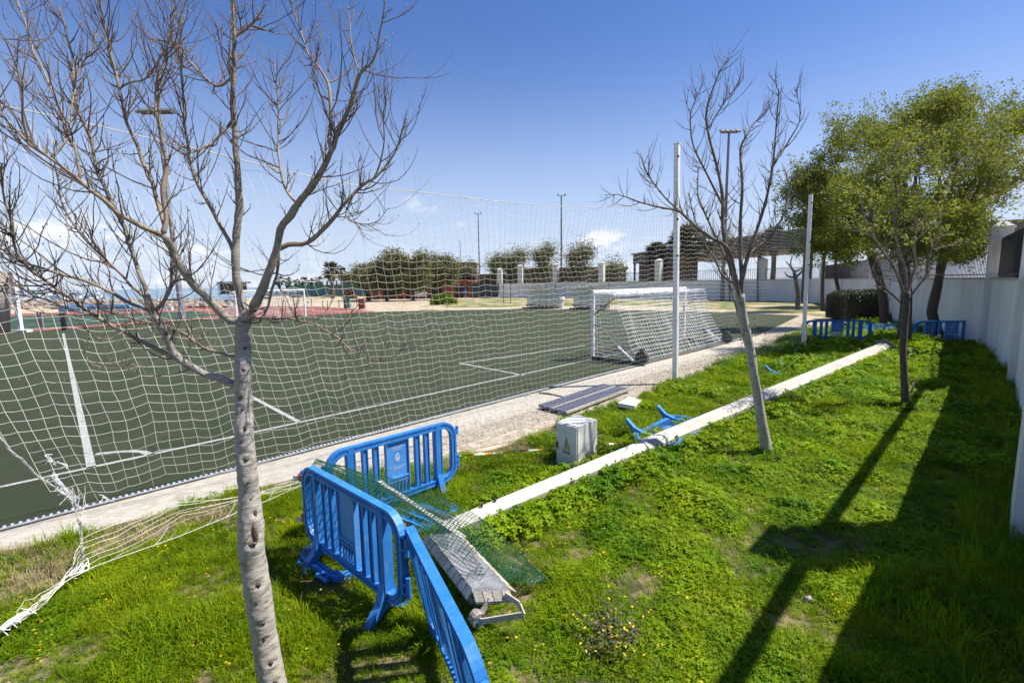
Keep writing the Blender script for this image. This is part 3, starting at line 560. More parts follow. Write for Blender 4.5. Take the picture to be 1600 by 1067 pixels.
bl1 = [
 # right limb and its forks
 ([(395, 485, 11), (405, 462, 10), (418, 430, 9.5), (431, 393, 9), (439, 360, 8.5), (455, 335, 8), (472, 311, 7.5), (495, 281, 7), (517, 240, 6.5), (525, 210, 6), (535, 192, 5.5), (547, 165, 5), (562, 116, 4.5), (576, 105, 3.5), (588, 82, 3), (597, 40, 2.2), (604, -5, 1.6)], 2.98, 2.55),
 ([(517, 240, 5), (516, 200, 4.5), (516, 169, 4), (514, 140, 3.6), (510, 124, 3.2), (496, 105, 2.8), (483, 90, 2.4), (472, 60, 2), (453, 4, 1.4)], 2.7, 2.9),
 ([(431, 393, 6.5), (450, 383, 6), (480, 378, 5.5), (510, 352, 5), (535, 322, 4.5), (555, 300, 4), (585, 277, 3.4), (600, 262, 3), (611, 247, 2.4), (622, 228, 1.8), (628, 200, 1.2)], 2.92, 3.2),
 ([(585, 277, 2.6), (594, 255, 2.3), (600, 220, 2), (600, 190, 1.6), (605, 150, 1.1)], 3.1, 3.0),
 ([(470, 322, 4), (450, 300, 3.4), (440, 270, 3), (434, 230, 2.6), (436, 190, 2.2), (432, 140, 1.8), (428, 95, 1.2)], 2.8, 3.15),
 ([(562, 116, 2.6), (555, 95, 2.2), (548, 60, 1.8), (545, 10, 1.2)], 2.62, 2.7),
 # central leader
 ([(384, 500, 11), (376, 470, 9.5), (371, 440, 8.8), (367, 397, 8.2), (371, 350, 7.8), (373, 300, 7.4), (369, 243, 6.6), (364, 187, 6), (364, 142, 5.4), (367, 75, 4.6), (365, 30, 4), (365, -15, 3.4)], 2.98, 3.1),
 ([(367, 397, 5), (352, 365, 4.6), (335, 335, 4.2), (315, 300, 4), (300, 262, 3.4), (292, 225, 3), (288, 180, 2.6), (285, 130, 2.2), (282, 60, 1.6), (285, 0, 1.2)], 3.0, 3.3),
 ([(364, 187, 3.6), (345, 210, 3), (322, 230, 2.6), (290, 240, 2), (272, 232, 1.4)], 3.08, 2.8),
 ([(364, 120, 3.2), (340, 135, 3), (300, 100, 2.6), (270, 70, 2.2), (235, 60, 1.6)], 3.1, 3.4),
 ([(366, 60, 3), (385, 45, 2.6), (400, 30, 2.2), (415, 5, 1.6)], 3.1, 2.9),
 # limb c: from the fork to upper left
 ([(384, 500, 10), (360, 500, 10), (333, 477, 10), (318, 460, 9.5), (304, 445, 9), (292, 430, 8.6), (281, 414, 8.4), (268, 388, 8), (262, 375, 7.6), (255, 367, 7.2)], 2.98, 2.72),
 ([(255, 367, 6.5), (240, 362, 6.3), (225, 356, 6), (205, 345, 5.8), (180, 330, 5.4), (150, 303, 5), (124, 281, 4.6), (100, 262, 4.3), (79, 247, 4), (49, 229, 3.6), (28, 208, 3.2), (8, 185, 2.8), (-15, 160, 2.2)], 2.72, 2.35),
 ([(255, 367, 6), (259, 337, 5.6), (257, 300, 5.2), (259, 262, 4.8), (252, 220, 4.4), (247, 187, 4), (244, 155, 3.6), (247, 124, 3.3), (258, 95, 2.8), (264, 60, 2.4), (270, 20, 2), (272, -15, 1.6)], 2.72, 2.85),
 ([(257, 352, 5), (250, 330, 4.8), (244, 311, 4.6), (235, 280, 4.4), (225, 255, 4.2), (212, 225, 4), (199, 195, 3.8), (192, 165, 3.6), (187, 142, 3.4), (180, 110, 3), (174, 80, 2.6), (161, 30, 2.2), (154, -15, 1.8)], 2.75, 3.05),
 ([(188, 138, 2.6), (205, 130, 2.4), (225, 124, 2.2), (238, 112, 2), (247, 97, 1.8), (262, 70, 1.5), (268, 30, 1.2)], 2.98, 2.7),
 # low left limb
 ([(375, 608, 9), (367, 603, 9), (345, 592, 8.8), (322, 586, 8.5), (300, 574, 8.3), (283, 563, 8.2), (268, 545, 8.2), (258, 522, 8), (248, 503, 8), (240, 487, 7.8)], 2.95, 2.78),
 ([(240, 487, 6.6), (232, 470, 6.3), (229, 455, 6), (220, 435, 5.6), (214, 415, 5.2), (208, 395, 5), (195, 356, 4.8), (184, 335, 4.6), (176, 319, 4.4), (165, 295, 4.2), (154, 270, 4), (148, 245, 3.8), (142, 217, 3.6), (130, 190, 3.4), (120, 165, 3.2), (116, 127, 3), (114, 100, 2.6), (110, 75, 2.4), (103, 45, 2), (92, 12, 1.8)], 2.78, 2.95),
 ([(240, 487, 5), (252, 476, 4.6), (262, 455, 4.2), (267, 435, 4), (268, 405, 3.6), (262, 380, 3.2)], 2.78, 2.85),
 ([(240, 489, 4.6), (222, 480, 4.3), (198, 470, 4.1), (178, 460, 4), (157, 450, 3.9), (128, 438, 3.8), (97, 429, 3.6), (70, 421, 3.5), (45, 414, 3.3), (22, 402, 3), (0, 387, 2.8), (-20, 372, 2.5)], 2.78, 2.4),
 ([(232, 470, 4), (215, 455, 3.6), (202, 445, 3.4), (195, 436, 3.2), (187, 427, 3), (172, 412, 2.8), (157, 398, 2.6), (135, 375, 2.4), (112, 345, 2.2), (96, 315, 2), (88, 270, 1.7), (84, 220, 1.3)], 2.78, 2.6),
 ([(283, 563, 5), (265, 556, 5), (245, 546, 4.9), (225, 537, 4.8), (208, 528, 4.6), (191, 519, 4.5), (168, 505, 4.4), (144, 490, 4.3), (130, 480, 4.2), (117, 470, 4.2), (94, 454, 4), (74, 441, 3.8), (54, 427, 3.5), (38, 408, 3.2), (29, 398, 3), (22, 372, 2.8), (14, 340, 2.5), (6, 300, 2.2), (4, 255, 1.8)], 2.85, 2.55),
 ([(144, 490, 2.4), (110, 485, 2.3), (75, 468, 2.2), (40, 462, 2.2), (0, 455, 2), (-15, 452, 2)], 2.65, 2.4),
 ([(94, 454, 2.2), (60, 458, 2), (30, 450, 1.9), (-10, 440, 1.8)], 2.6, 2.35),
 # sub limbs upper left
 ([(124, 281, 3.6), (124, 255, 3.4), (118, 232, 3.2), (105, 206, 3), (92, 170, 2.8), (75, 131, 2.6), (62, 100, 2.4), (52, 75, 2.2), (40, 40, 2), (28, 2, 1.6)], 2.55, 2.8),
 ([(79, 247, 2.6), (100, 225, 2.4), (112, 180, 2.2), (118, 140, 2)], 2.5, 2.7),
 ([(49, 229, 2.4), (36, 190, 2.2), (36, 150, 2), (20, 90, 1.8), (4, 55, 1.4)], 2.45, 2.2),
 ([(116, 127, 2.4), (130, 100, 2.2), (142, 80, 2), (150, 50, 1.6)], 2.9, 3.1),
 # thin lower crossing branch and drooping right one
 ([(372, 560, 4.5), (360, 556, 4.4), (340, 550, 4.2), (326, 546, 4), (305, 534, 3.8), (292, 524, 3.6), (275, 515, 3.2), (255, 508, 2.9), (225, 502, 2.5), (190, 490, 2), (150, 470, 1.5)], 2.97, 3.25),
 ([(393, 497, 4.2), (410, 497, 3.6), (435, 497, 3.2), (462, 500, 2.9), (480, 504, 2.7), (505, 514, 2.5), (530, 528, 2.3), (548, 545, 2), (570, 555, 1.7), (600, 562, 1.4), (625, 548, 1.1), (645, 525, .8)], 2.96, 2.6),
 ([(555, 300, 2), (540, 335, 1.9), (560, 350, 1.6), (590, 345, 1.2), (608, 325, .8)], 3.1, 2.8),
 ([(433, 388, 4), (437, 410, 3.6), (425, 450, 3.3), (418, 480, 3), (405, 505, 2.6)], 2.95, 2.95),
 ([(191, 519, 1.9), (170, 530, 1.7), (140, 528, 1.6), (134, 545, 1.4), (138, 562, 1.2), (160, 575, 1.1), (215, 570, .9)], 2.65, 2.5),
]
tw = MB(); bd = MB()
for k, (seq, Ya, Yb) in enumerate(bl1):
    pts, rs = pxlimb(seq, Ya, Yb, rr, .02); pts, rs = resample(pts, rs, .035)
    rs = [r_ * (.66 if r_ > .024 else .56 + .10 * r_ / .024) for r_ in rs]
    pts = [p + Vector((noise1(i * .45, k), noise1(i * .45, k + 30), noise1(i * .45, k + 60))) * .006 if 0 < i < len(pts) - 1 else p for i, p in enumerate(pts)]
    rs = [r_ * (1 + .12 * noise1(i * .8, k) + .10 * noise1(i * 2.3, k + 7)) for i, r_ in enumerate(rs)]
    mb = MB(); mb.tube(pts, rs, 10 if rs[0] > .02 else 7); part('branch', mb, M['bark'] if rs[0] > .017 else M['twigpale'], t1, smooth=True)
    big = rs[0] > .022
    twigs_on(tw, pts, rs, rr, 32 if not big else 22, .10, .72, .0046, 1.4, 3, .13, 4, .10 if not big else .3, None, bd)
o = part('twigs', tw, M['twigbrown'], t1); o['kind'] = 'stuff'
o = part('buds', bd, M['twigpale'], t1); o['kind'] = 'stuff'

# ---- second bare tree
rr = random.Random(23)
b2 = G(1200, 712)
t2 = thing('bare_tree', 'slim bare tree beside the fallen column with thin upswept branches', 'tree', b2)
YY = b2.y
def bt(name_t, limbs, Y0, trunkmat, per_m, rad, lmin, lmax, up, root, rr, twm, sides=4, sub=2, bud=None, ends=None):
    tw = MB()
    for k, (seq, ya, yb) in enumerate(limbs):
        pts, rs = pxlimb(seq, Y0 + ya, Y0 + yb, rr, .05); pts, rs = resample(pts, rs, .10); rs = [r_ * (.78 if k == 0 else .58) for r_ in rs]
        rs = [r_ * (1 + .08 * noise1(i * .8, k)) for i, r_ in enumerate(rs)]
        if k == 0: pts[0].z = -.05
        mb = MB(); mb.tube(pts, rs, 9 if k == 0 else 6); part('trunk' if k == 0 else 'branch', mb, trunkmat if k == 0 else M['barkgrey'], root, smooth=True)
        if k: twigs_on(tw, pts, rs, rr, per_m, lmin, lmax, rad, up, sub + 1, .10, sides, .15, ends, bud)
        else: twigs_on(tw, pts, rs, rr, .8, lmin * .5, lmax * .4, rad * .8, up, 1, .1, 3, .3)
    o = part('twigs', tw, twm, root); o['kind'] = 'stuff'
bt('t', [
 ([(1200, 712, 12), (1197, 695, 10.5), (1190, 660, 9.5), (1184, 620, 9), (1178, 585, 8.6), (1173, 550, 8.6), (1166, 520, 9), (1160, 490, 8.5), (1156, 460, 8.5)], 0, .05),
 ([(1157, 470, 6), (1148, 430, 5.5), (1137, 389, 5), (1112, 372, 4.2), (1084, 352, 3.6), (1064, 332, 3.2), (1048, 327, 2.8), (1031, 324, 2.5), (999, 316, 2), (978, 308, 1.5), (965, 304, 1.2), (945, 305, .8)], 0, -.6),
 ([(1064, 332, 2.4), (1045, 315, 2.1), (1031, 299, 1.9), (1011, 271, 1.5), (1003, 247, 1.1), (1001, 240, .8)], -.3, -.4),
 ([(1157, 462, 7), (1145, 429, 6), (1133, 381, 5.4), (1129, 340, 4.8), (1129, 307, 4.3), (1121, 263, 3.8), (1108, 214, 3.3), (1104, 173, 2.6), (1121, 121, 1.8), (1132, 100, 1.3), (1141, 84, .8)], 0, .3),
 ([(1108, 200, 2.2), (1122, 176, 2), (1137, 153, 1.6), (1161, 125, 1.1), (1164, 108, .7)], .2, .5),
 ([(1129, 320, 3.4), (1116, 295, 3), (1104, 271, 2.7), (1084, 230, 2.3), (1079, 200, 1.9), (1080, 173, 1.5), (1092, 145, 1), (1100, 118, .7)], 0, -.4),
 ([(1157, 462, 7), (1159, 437, 6), (1157, 397, 5), (1157, 344, 4.3), (1160, 291, 3.7), (1157, 234, 3), (1166, 214, 2.4), (1177, 194, 1.9), (1194, 177, 1.3), (1207, 150, .8)], 0, .6),
 ([(1157, 455, 6), (1165, 413, 5), (1181, 364, 4.2), (1194, 324, 3.6), (1202, 290, 3.1), (1208, 255, 2.7), (1210, 234, 2.4), (1214, 182, 1.9), (1216, 141, 1.3), (1202, 117, .8)], 0, -.3),
 ([(1208, 257, 2.4), (1222, 238, 2.2), (1234, 218, 1.9), (1246, 198, 1.5), (1251, 177, 1.2), (1243, 140, .8)], -.25, 0),
 ([(1162, 430, 4.6), (1169, 401, 4), (1185, 385, 3.6), (1202, 372, 3.2), (1215, 352, 2.7), (1226, 332, 2.3), (1233, 300, 1.8), (1238, 272, 1.2)], 0, .5),
 ([(1150, 445, 3.4), (1128, 430, 3), (1118, 405, 2.6), (1100, 380, 2), (1085, 340, 1.6), (1075, 300, 1.1)], .1, .8),
 ([(1143, 420, 3.4), (1132, 400, 3), (1100, 330, 2.4), (1090, 300, 1.8), (1092, 260, 1.2)], .1, .9),
 ([(1170, 540, 3.2), (1156, 500, 3), (1148, 470, 2.6), (1140, 440, 2.3), (1128, 418, 1.9), (1110, 405, 1.5)], .05, .7),
 ], YY, M['bark'], 15, .0062, .15, .80, 1.2, t2, rr, M['twigbrown'])
# small pale leaf clusters on the lower trunk of the second tree
lf = MB()
for (u, v) in ((1148, 512), (1155, 520), (1162, 540), (1178, 510), (1182, 505), (1195, 528), (1196, 535), (1158, 530), (1150, 505)):
    for k in range(7):
        p = D(u + rr.uniform(-5, 5), v + rr.uniform(-8, 8), YY - .1 + rr.uniform(-.1, .1)); a = Vector((rr.uniform(-1, 1), rr.uniform(-1, 1), rr.uniform(-1, 1))).normalized() * .028; b = a.cross(Vector((0, .3, 1))).normalized() * .014
        lf.add([p - a, p + b, p + a, p - b], [(0, 1, 2, 3)])
o = part('leaves', lf, M['leafpale'], t2); o['kind'] = 'stuff'

# ---- leafy trees
def leafy(root, base, tops, blobs, n_targets, trunk_r, rr, barkm, leafm, per, spread, size, seed, trunkpts=None, sides=6, twig_every=1, step=.3, gap=1.0, up=.15, droop=0, twigm=None):
    """tops: limb end points; blobs: (centre, radii). Branches reach for random targets in the blobs, leaves sit round the ends."""
    nodes = []; tr = trunkpts or [base, base.lerp(tops[0], .45)]
    rs = [trunk_r * (1.15 - .45 * i / max(len(tr) - 1, 1)) for i in range(len(tr))]
    P_, R_ = resample(tr, rs, step); P_[0].z = -.05
    R_ = [r_ * (1 + .1 * noise1(i * .9, seed)) for i, r_ in enumerate(R_)]
    mb = MB(); mb.tube(P_, R_, 9); part('trunk', mb, barkm, root, smooth=True)
    top = P_[-1]; nodes += [(P_[i], R_[i]) for i in range(len(P_) * 2 // 3, len(P_))]
    for tp_ in tops:
        s_ = P_[-1] if rr.random() < .6 else P_[max(0, len(P_) - 1 - rr.randint(0, max(1, len(P_) // 4)))]
        mid = s_.lerp(tp_, .5) + Vector((rr.uniform(-.3, .3), rr.uniform(-.3, .3), -.1 * (tp_ - s_).length * rr.random())); q, qr = resample([s_, mid, tp_], [trunk_r * .55, trunk_r * .35, trunk_r * .16], step)
        q = [p + Vector((noise1(i * .7, seed) * .06, 0, noise1(i * .8, seed + 3) * .06)) if 0 < i else p for i, p in enumerate(q)]
        mb = MB(); mb.tube(q, qr, sides); part('branch', mb, barkm, root, smooth=True); nodes += list(zip(q[2:], qr[2:]))
    tw = MB(); ends = []
    nv = np.array([tuple(p) for p, _ in nodes]); nr_ = [r_ for _, r_ in nodes]
    for k in range(n_targets):
        c, r_ = blobs[rr.randrange(len(blobs))]
        while True:
            d = Vector((rr.uniform(-1, 1), rr.uniform(-1, 1), rr.uniform(-1, 1)))
            if d.length < 1: break
        d = d * (.55 + .45 * rr.random()) if d.length > .4 else d
        t_ = Vector((c[0] + d.x * r_[0], c[1] + d.y * r_[1], c[2] + d.z * r_[2]))
        dist = ((nv - np.array(tuple(t_))) ** 2).sum(1); i = int(dist.argmin()); s_ = Vector(nv[i]); r0 = min(nr_[i] * .6, .02 + .004 * rr.random())
        ln = (t_ - s_).length
        if ln < .05: continue
        mid = s_.lerp(t_, .5) + Vector((rr.gauss(0, .08), rr.gauss(0, .08), -up)) * ln
        q = [s_, s_.lerp(mid, .5) * 1.0, mid, mid.lerp(t_, .5) + Vector((0, 0, .02)), t_]; q, qr = resample(q, [r0, r0 * .8, r0 * .6, r0 * .45, r0 * .25], max(.15, ln / 6))
        tw.tube(q, qr, 4, False)
        if k % 3 == 0:
            nv = np.vstack([nv, [tuple(p) for p in q[1:]]]); nr_ += qr[1:]
        h = len(q) // 2; ends += q[h:]
        for s2 in range(2):
            j = rr.randint(1, len(q) - 1); e, er = grow(q[j], Vector((rr.gauss(0, 1), rr.gauss(0, 1), rr.gauss(.4, .6))), rr.uniform(.25, .7) * gap, .006, .4, .15, 4, rr); tw.tube(e, er, 3, False); ends.append(e[-1]); ends.append(e[2])
    o = part('twigs', tw, twigm or barkm, root); o['kind'] = 'stuff'
    if per: leaf_obj('leaves', leaf_cloud(ends, per, spread, size, seed, .8, droop), leafm, root)
    return ends

def Yat(v, u=1400):      # depth of the ground at a pixel
    return G(u, v).y
TL = []
# thin pale-twigged tree right of the fallen column
rr = random.Random(31)
b3 = G(1415, 639); t3 = thing('thin_tree', 'thin tree alone in bright clover, with pale lower twigs and a stub at its foot', 'tree', b3)
Y3 = b3.y; E3 = []
bt('t', [
 ([(1415, 639, 8), (1414, 610, 6.5), (1412, 575, 6), (1411, 540, 6.2), (1413, 505, 6.6), (1415, 480, 6.4), (1417, 455, 6)], 0, 0),
 ([(1416, 465, 4.4), (1424, 440, 4), (1430, 415, 3.6), (1428, 385, 3.2), (1432, 350, 2.8), (1440, 310, 2.3), (1436, 270, 1.8), (1446, 230, 1.2)], 0, .4),
 ([(1415, 470, 4), (1406, 440, 3.6), (1395, 415, 3.2), (1380, 395, 2.8), (1365, 370, 2.3), (1350, 340, 1.8), (1345, 300, 1.3)], 0, -.4),
 ([(1416, 455, 3.6), (1414, 420, 3.3), (1404, 390, 3), (1398, 350, 2.6), (1402, 310, 2.1), (1396, 260, 1.6), (1400, 220, 1.1)], 0, .3),
 ([(1418, 470, 3.2), (1436, 445, 2.8), (1448, 430, 2.4), (1452, 400, 2), (1465, 370, 1.6), (1470, 330, 1.1)], 0, -.3),
 ([(1414, 480, 2.6), (1396, 462, 2.3), (1382, 450, 2), (1370, 432, 1.7), (1362, 415, 1.2)], 0, .2),
 ([(1417, 615, 3.2), (1424, 612, 2.6), (1428, 603, 2.2), (1426, 598, 1.6)], 0, 0),
 ], Y3, M['barkdark'], 9, .0075, .3, 1.1, .5, t3, rr, M['twigpale'], ends=E3)
E3 = [p for p in E3 if p.z > 3.4 + rr.random() * 1.2]
leaf_obj('leaves', leaf_cloud(E3, 9, .07, .036, 33), M['leafolive'], t3)
# big leafy tree (thick trunk behind the thin tree)
rr = random.Random(41)
b4 = G(1411, 549); Y4 = b4.y
t4 = thing('leafy_tree', 'tall olive leafed tree with thick dark trunk near the end of the fallen column', 'tree', b4)
d4 = lambda u, v, dy=0: D(u, v, Y4 + dy)
leafy(t4, b4, [d4(1385, 300, .5), d4(1440, 230, 1), d4(1500, 250, -1), d4(1345, 330, 0), d4(1470, 300, 1.5), d4(1420, 200, 0)],
      [(d4(1400, 250, 0), (2.3, 2.0, 1.5)), (d4(1470, 210, .5), (2.4, 2.2, 1.6)), (d4(1350, 300, 0), (1.8, 1.6, 1.3)), (d4(1430, 320, .5), (2.0, 1.8, 1.2)), (d4(1395, 200, 1), (1.6, 1.5, 1.0)), (d4(1530, 240, -.5), (1.6, 1.6, 1.3)), (d4(1400, 360), (1.8, 1.4, .9)), (d4(1450, 390), (1.5, 1.2, .8)), (d4(1500, 350), (1.4, 1.2, .8)), (d4(1470, 165), (1.0, 1, .7))],
      460, .21, rr, M['barkdark'], M['leafolive'], 13, .115, .050, 5, trunkpts=[b4, d4(1414, 500), d4(1416, 455), d4(1412, 415), d4(1408, 380)], gap=1.3, twigm=M['barkgrey'])
rr = random.Random(42)
b5 = G(1386, 512); Y5 = b5.y
t5 = thing('leafy_tree', 'leafy tree with leaning trunk beside the clipped hedge', 'tree', b5)
d5 = lambda u, v, dy=0: D(u, v, Y5 + dy)
leafy(t5, b5, [d5(1340, 330), d5(1300, 300), d5(1370, 270), d5(1400, 320), d5(1280, 340)],
      [(d5(1300, 300), (3.2, 2.5, 1.9)), (d5(1350, 250), (2.6, 2.4, 1.8)), (d5(1265, 350), (2.2, 2, 1.2)), (d5(1345, 345), (3, 2.4, 1.2)), (d5(1255, 295), (1.3, 1.3, 1.3)), (d5(1390, 215, 1), (2.3, 2, 1.3)), (d5(1290, 375), (2.4, 2, 1.2)), (d5(1370, 370), (2.6, 2, 1.1)), (d5(1255, 320), (1.6, 1.6, 1.8)), (d5(1330, 200), (1.6, 1.6, 1.2)), (d5(1275, 265), (1.7, 1.5, 1.3)), (d5(1320, 400), (2.0, 1.6, .9))],
      480, .26, rr, M['barkdark'], M['leafolive'], 13, .15, .066, 6, trunkpts=[b5, d5(1383, 490), d5(1378, 450), d5(1366, 415), d5(1358, 390)], gap=1.6, twigm=M['barkgrey'])
rr = random.Random(43)
b6 = G(1467, 533); Y6 = b6.y
t6 = thing('leafy_tree', 'leafy tree with crooked trunk close to the white wall, bright leaves low down', 'tree', b6)
d6 = lambda u, v, dy=0: D(u, v, Y6 + dy)
leafy(t6, b6, [d6(1500, 300, -1), d6(1540, 250, -1), d6(1470, 260), d6(1560, 210, -1.5), d6(1500, 200), d6(1560, 300, -2)],
      [(d6(1540, 230, -1), (2.0, 1.8, 1.8)), (d6(1490, 210), (2.2, 2.2, 1.7)), (d6(1565, 200, -1.5), (1.5, 1.5, 1.5)), (d6(1530, 300, -1), (1.9, 1.5, 1.0)), (d6(1555, 265, -2), (1.3, 1.4, 1.2)), (d6(1500, 390, -1), (1.1, .8, .7)), (d6(1480, 175), (1.5, 1.5, 1.0)), (d6(1440, 330), (1.6, 1.2, 1.0)), (d6(1500, 340), (1.4, 1.1, .8)), (d6(1420, 390), (1.3, 1, .7))],
      440, .19, rr, M['barkdark'], M['leafolive'], 12, .12, .055, 7, trunkpts=[b6, d6(1461, 508), d6(1456, 488), d6(1462, 460), d6(1468, 430), d6(1474, 395), d6(1482, 350)], gap=1.4, twigm=M['barkgrey'])
# row of slimmer trees along the wall
BT = [(1246, 484, [(1247, 460), (1244, 440), (1241, 425)], 'forked lopped tree with bare stubs on the far grass verge', 0, 22),
      (1286, 486, [(1285, 460), (1286, 430), (1288, 400)], 'slender leafy tree on the verge between the lopped tree and the hedge', 14, 90),
      (1312, 480, [(1310, 455), (1305, 425), (1308, 395)], 'ridged trunk leafy tree partly behind the left side of the hedge', 14, 90),
      (1328, 478, [(1327, 450), (1326, 425), (1328, 400)], 'straight leafy tree rising behind the middle of the hedge', 12, 80),
      (1368, 480, [(1366, 450), (1362, 430), (1366, 405)], 'dark trunk leafy tree behind the right side of the hedge', 12, 80)]
for k, (u, v, tp_, lab, per, nt_) in enumerate(BT):
    rr = random.Random(60 + k); b_ = G(u, v); t_ = thing('verge_tree', lab, 'tree', b_, 'trees along the inside of the wall')
    dY = lambda uu, vv: D(uu, vv, b_.y)
    tops = [dY(u + 30 * math.cos(a), tp_[-1][1] - 50 - 20 * math.sin(a * 2)) for a in (0.2, 1.2, 2.3, 3.1)] if per else [dY(u - 18, 408), dY(u - 8, 400), dY(u + 12, 405), dY(u + 20, 415), dY(u - 20, 425)]
    blobs = [(dY(u - 10, 330), (2.6, 2.2, 2.6)), (dY(u + 20, 300), (2.4, 2.2, 2.4)), (dY(u, 370), (2.2, 2, 1.4))] if per else [(dY(u, 410), (1.0, .8, .8))]
    leafy(t_, b_, tops, blobs, nt_, .17 if per else .2, rr, M['barkdark'], M['leafolive'], per, .28, .10, 70 + k, trunkpts=[b_] + [dY(a, b) for a, b in tp_], gap=1.6)
for k, (u, v, vt, lab) in enumerate(((1184, 470, 400, 'young staked tree before the wall, right of the second bare tree'), (1140, 471, 405, 'young tree before the wall, left of the second bare tree'), (1127, 469, 412, 'thin sapling tight against the wall behind the goal'))):
    rr = random.Random(80 + k); b_ = G(u, v); t_ = thing('young_tree', lab, 'tree', b_, 'young trees by the far wall'); dY = lambda uu, vv: D(uu, vv, b_.y)
    leafy(t_, b_, [dY(u - 6, vt), dY(u + 6, vt - 8)], [(dY(u, vt - 8), (1.8, 1.6, 1.6)), (dY(u, vt - 28), (1.2, 1.2, 1.6))], 46, .10, rr, M['barkdark'], M['leafpale'], 8, .25, .09, 90 + k, trunkpts=[b_, dY(u, (v + vt) / 2), dY(u, vt + 12)], gap=2, sides=5, twigm=M['barkgrey'])
# sparse greyish trees beyond the dugouts
for k, (u, vt, w, v0, lab) in enumerate(((805, 388, 26, 466, 'sparse grey-green tree behind the left pillars of the far wall'), (850, 380, 20, 466, 'tall narrow sparse tree beside the far lamp column'), (905, 380, 26, 466, 'wide bare-topped tree behind the right-hand dugout'), (777, 395, 16, 466, 'small sparse tree at the left end of the far wall'), (955, 408, 14, 466, 'small green tree standing at the brown block behind the far wall'), (730, 410, 14, 465, 'thin feathery tree near the low brown roof'))):
    rr = random.Random(100 + k); Yb = 84 if k in (2, 4) else 96; b_ = D(u, 460, Yb); b_.z = 0; t_ = thing('sparse_tree', lab, 'tree', b_, 'sparse trees beyond the far wall'); dY = lambda uu, vv: D(uu, vv, Yb)
    px = Yb / F_PX
    leafy(t_, b_, [dY(u - w * .5, vt + 15), dY(u + w * .5, vt + 12), dY(u, vt)], [(dY(u - w * .3, vt + 22), (w * .55 * px, 2, 14 * px)), (dY(u + w * .35, vt + 16), (w * .5 * px, 2, 14 * px)), (dY(u, vt + 38), (w * .7 * px, 2, 12 * px)), (dY(u, vt + 50), (w * 1.0 * px, 2, 9 * px))], 150, .22, rr, M['barkdark'], M['leaffar'] if k % 2 else M['leafpale'], 8, .45, .16, 110 + k, trunkpts=[b_, dY(u + 1, 440), dY(u, 425)], gap=4, sides=5, twigm=M['barkdark'])
# dense dark trees over the red clubhouse
for k, (u, vt, w, Yb, lab) in enumerate(((605, 398, 34, 82, 'dark round pine at the left over the red clubhouse'), (645, 404, 32, 80, 'middle dark pine shading the red clubhouse'), (684, 396, 36, 84, 'broad olive pine at the right over the red clubhouse'), (576, 416, 20, 86, 'low dark tree at the left end of the red clubhouse'), (547, 428, 9, 130, 'small round distant tree beside the big palm'))):
    rr = random.Random(130 + k); b_ = D(u, 460, Yb); b_.z = 0; t_ = thing('pine_tree', lab, 'tree', b_, 'dense trees by the clubhouse'); px = Yb / F_PX; dY = lambda uu, vv, e=0: D(uu, vv, Yb + e)
    vb = 455; h = (vb - vt)
    blobs = [(dY(u - w * .45, vt + h * .6), (w * .5 * px, 2.4, h * .33 * px)), (dY(u + w * .4, vt + h * .62), (w * .5 * px, 2.4, h * .32 * px)), (dY(u, vt + h * .3), (w * .55 * px, 2.4, h * .30 * px)), (dY(u - w * .1, vt + h * .7), (w * .8 * px, 2.4, h * .3 * px)), (dY(u + w * .3, vt + h * .25), (w * .3 * px, 2, h * .22 * px))] + [(dY(u + rr.uniform(-.9, .9) * w, vt + h * rr.uniform(.05, .85)), (w * rr.uniform(.15, .35) * px, 2, h * rr.uniform(.12, .22) * px)) for _ in range(7)]
    leafy(t_, b_, [dY(u - w * .5, vt + 20), dY(u + w * .5, vt + 20), dY(u, vt + 8)], blobs, 240, .3, rr, M['barkdark'], M['leaffar'], 13, .5, .17, 140 + k, trunkpts=[b_, dY(u - 3, 455), dY(u, 440)], gap=2.5, sides=5)
# clipped hedge
hr_ = thing('hedge', 'clipped dark green hedge block behind the fallen barriers', 'hedge', G(1360, 500))
c = G(1358, 500); rs_ = np.random.RandomState(3)
Yh = c.y; cc = D(1357, 480, Yh); N_ = 16000
th = rs_.uniform(0, 1, (N_, 3)) * 2 - 1; ax = rs_.randint(0, 3, N_); sg = rs_.choice([-1, 1], N_); th[np.arange(N_), ax] = sg * rs_.uniform(.86, 1.02, N_)
nrmz = np.abs(th).max(1); ll = (np.abs(th) ** 5).sum(1) ** (1 / 5); th = th / (ll / nrmz)[:, None] ; bump_ = 1 + .05 * np.sin(th[:, 0] * 7 + 1) * np.cos(th[:, 1] * 5)
V0 = th * np.array([2.05, 1.2, 1.0]) * bump_[:, None] + np.array([cc.x, Yh + .6, 1.0])
V_ = leaf_cloud([tuple(p) for p in V0], 1, .03, .05, 4)
leaf_obj('foliage', V_, M['leafdark'], hr_)
mb = MB(); mb.box(cc.x - 1.8, cc.x + 1.8, Yh - .4, Yh + 1.6, .1, 1.75); part('inner_branches', mb, M['barkdark'], hr_)

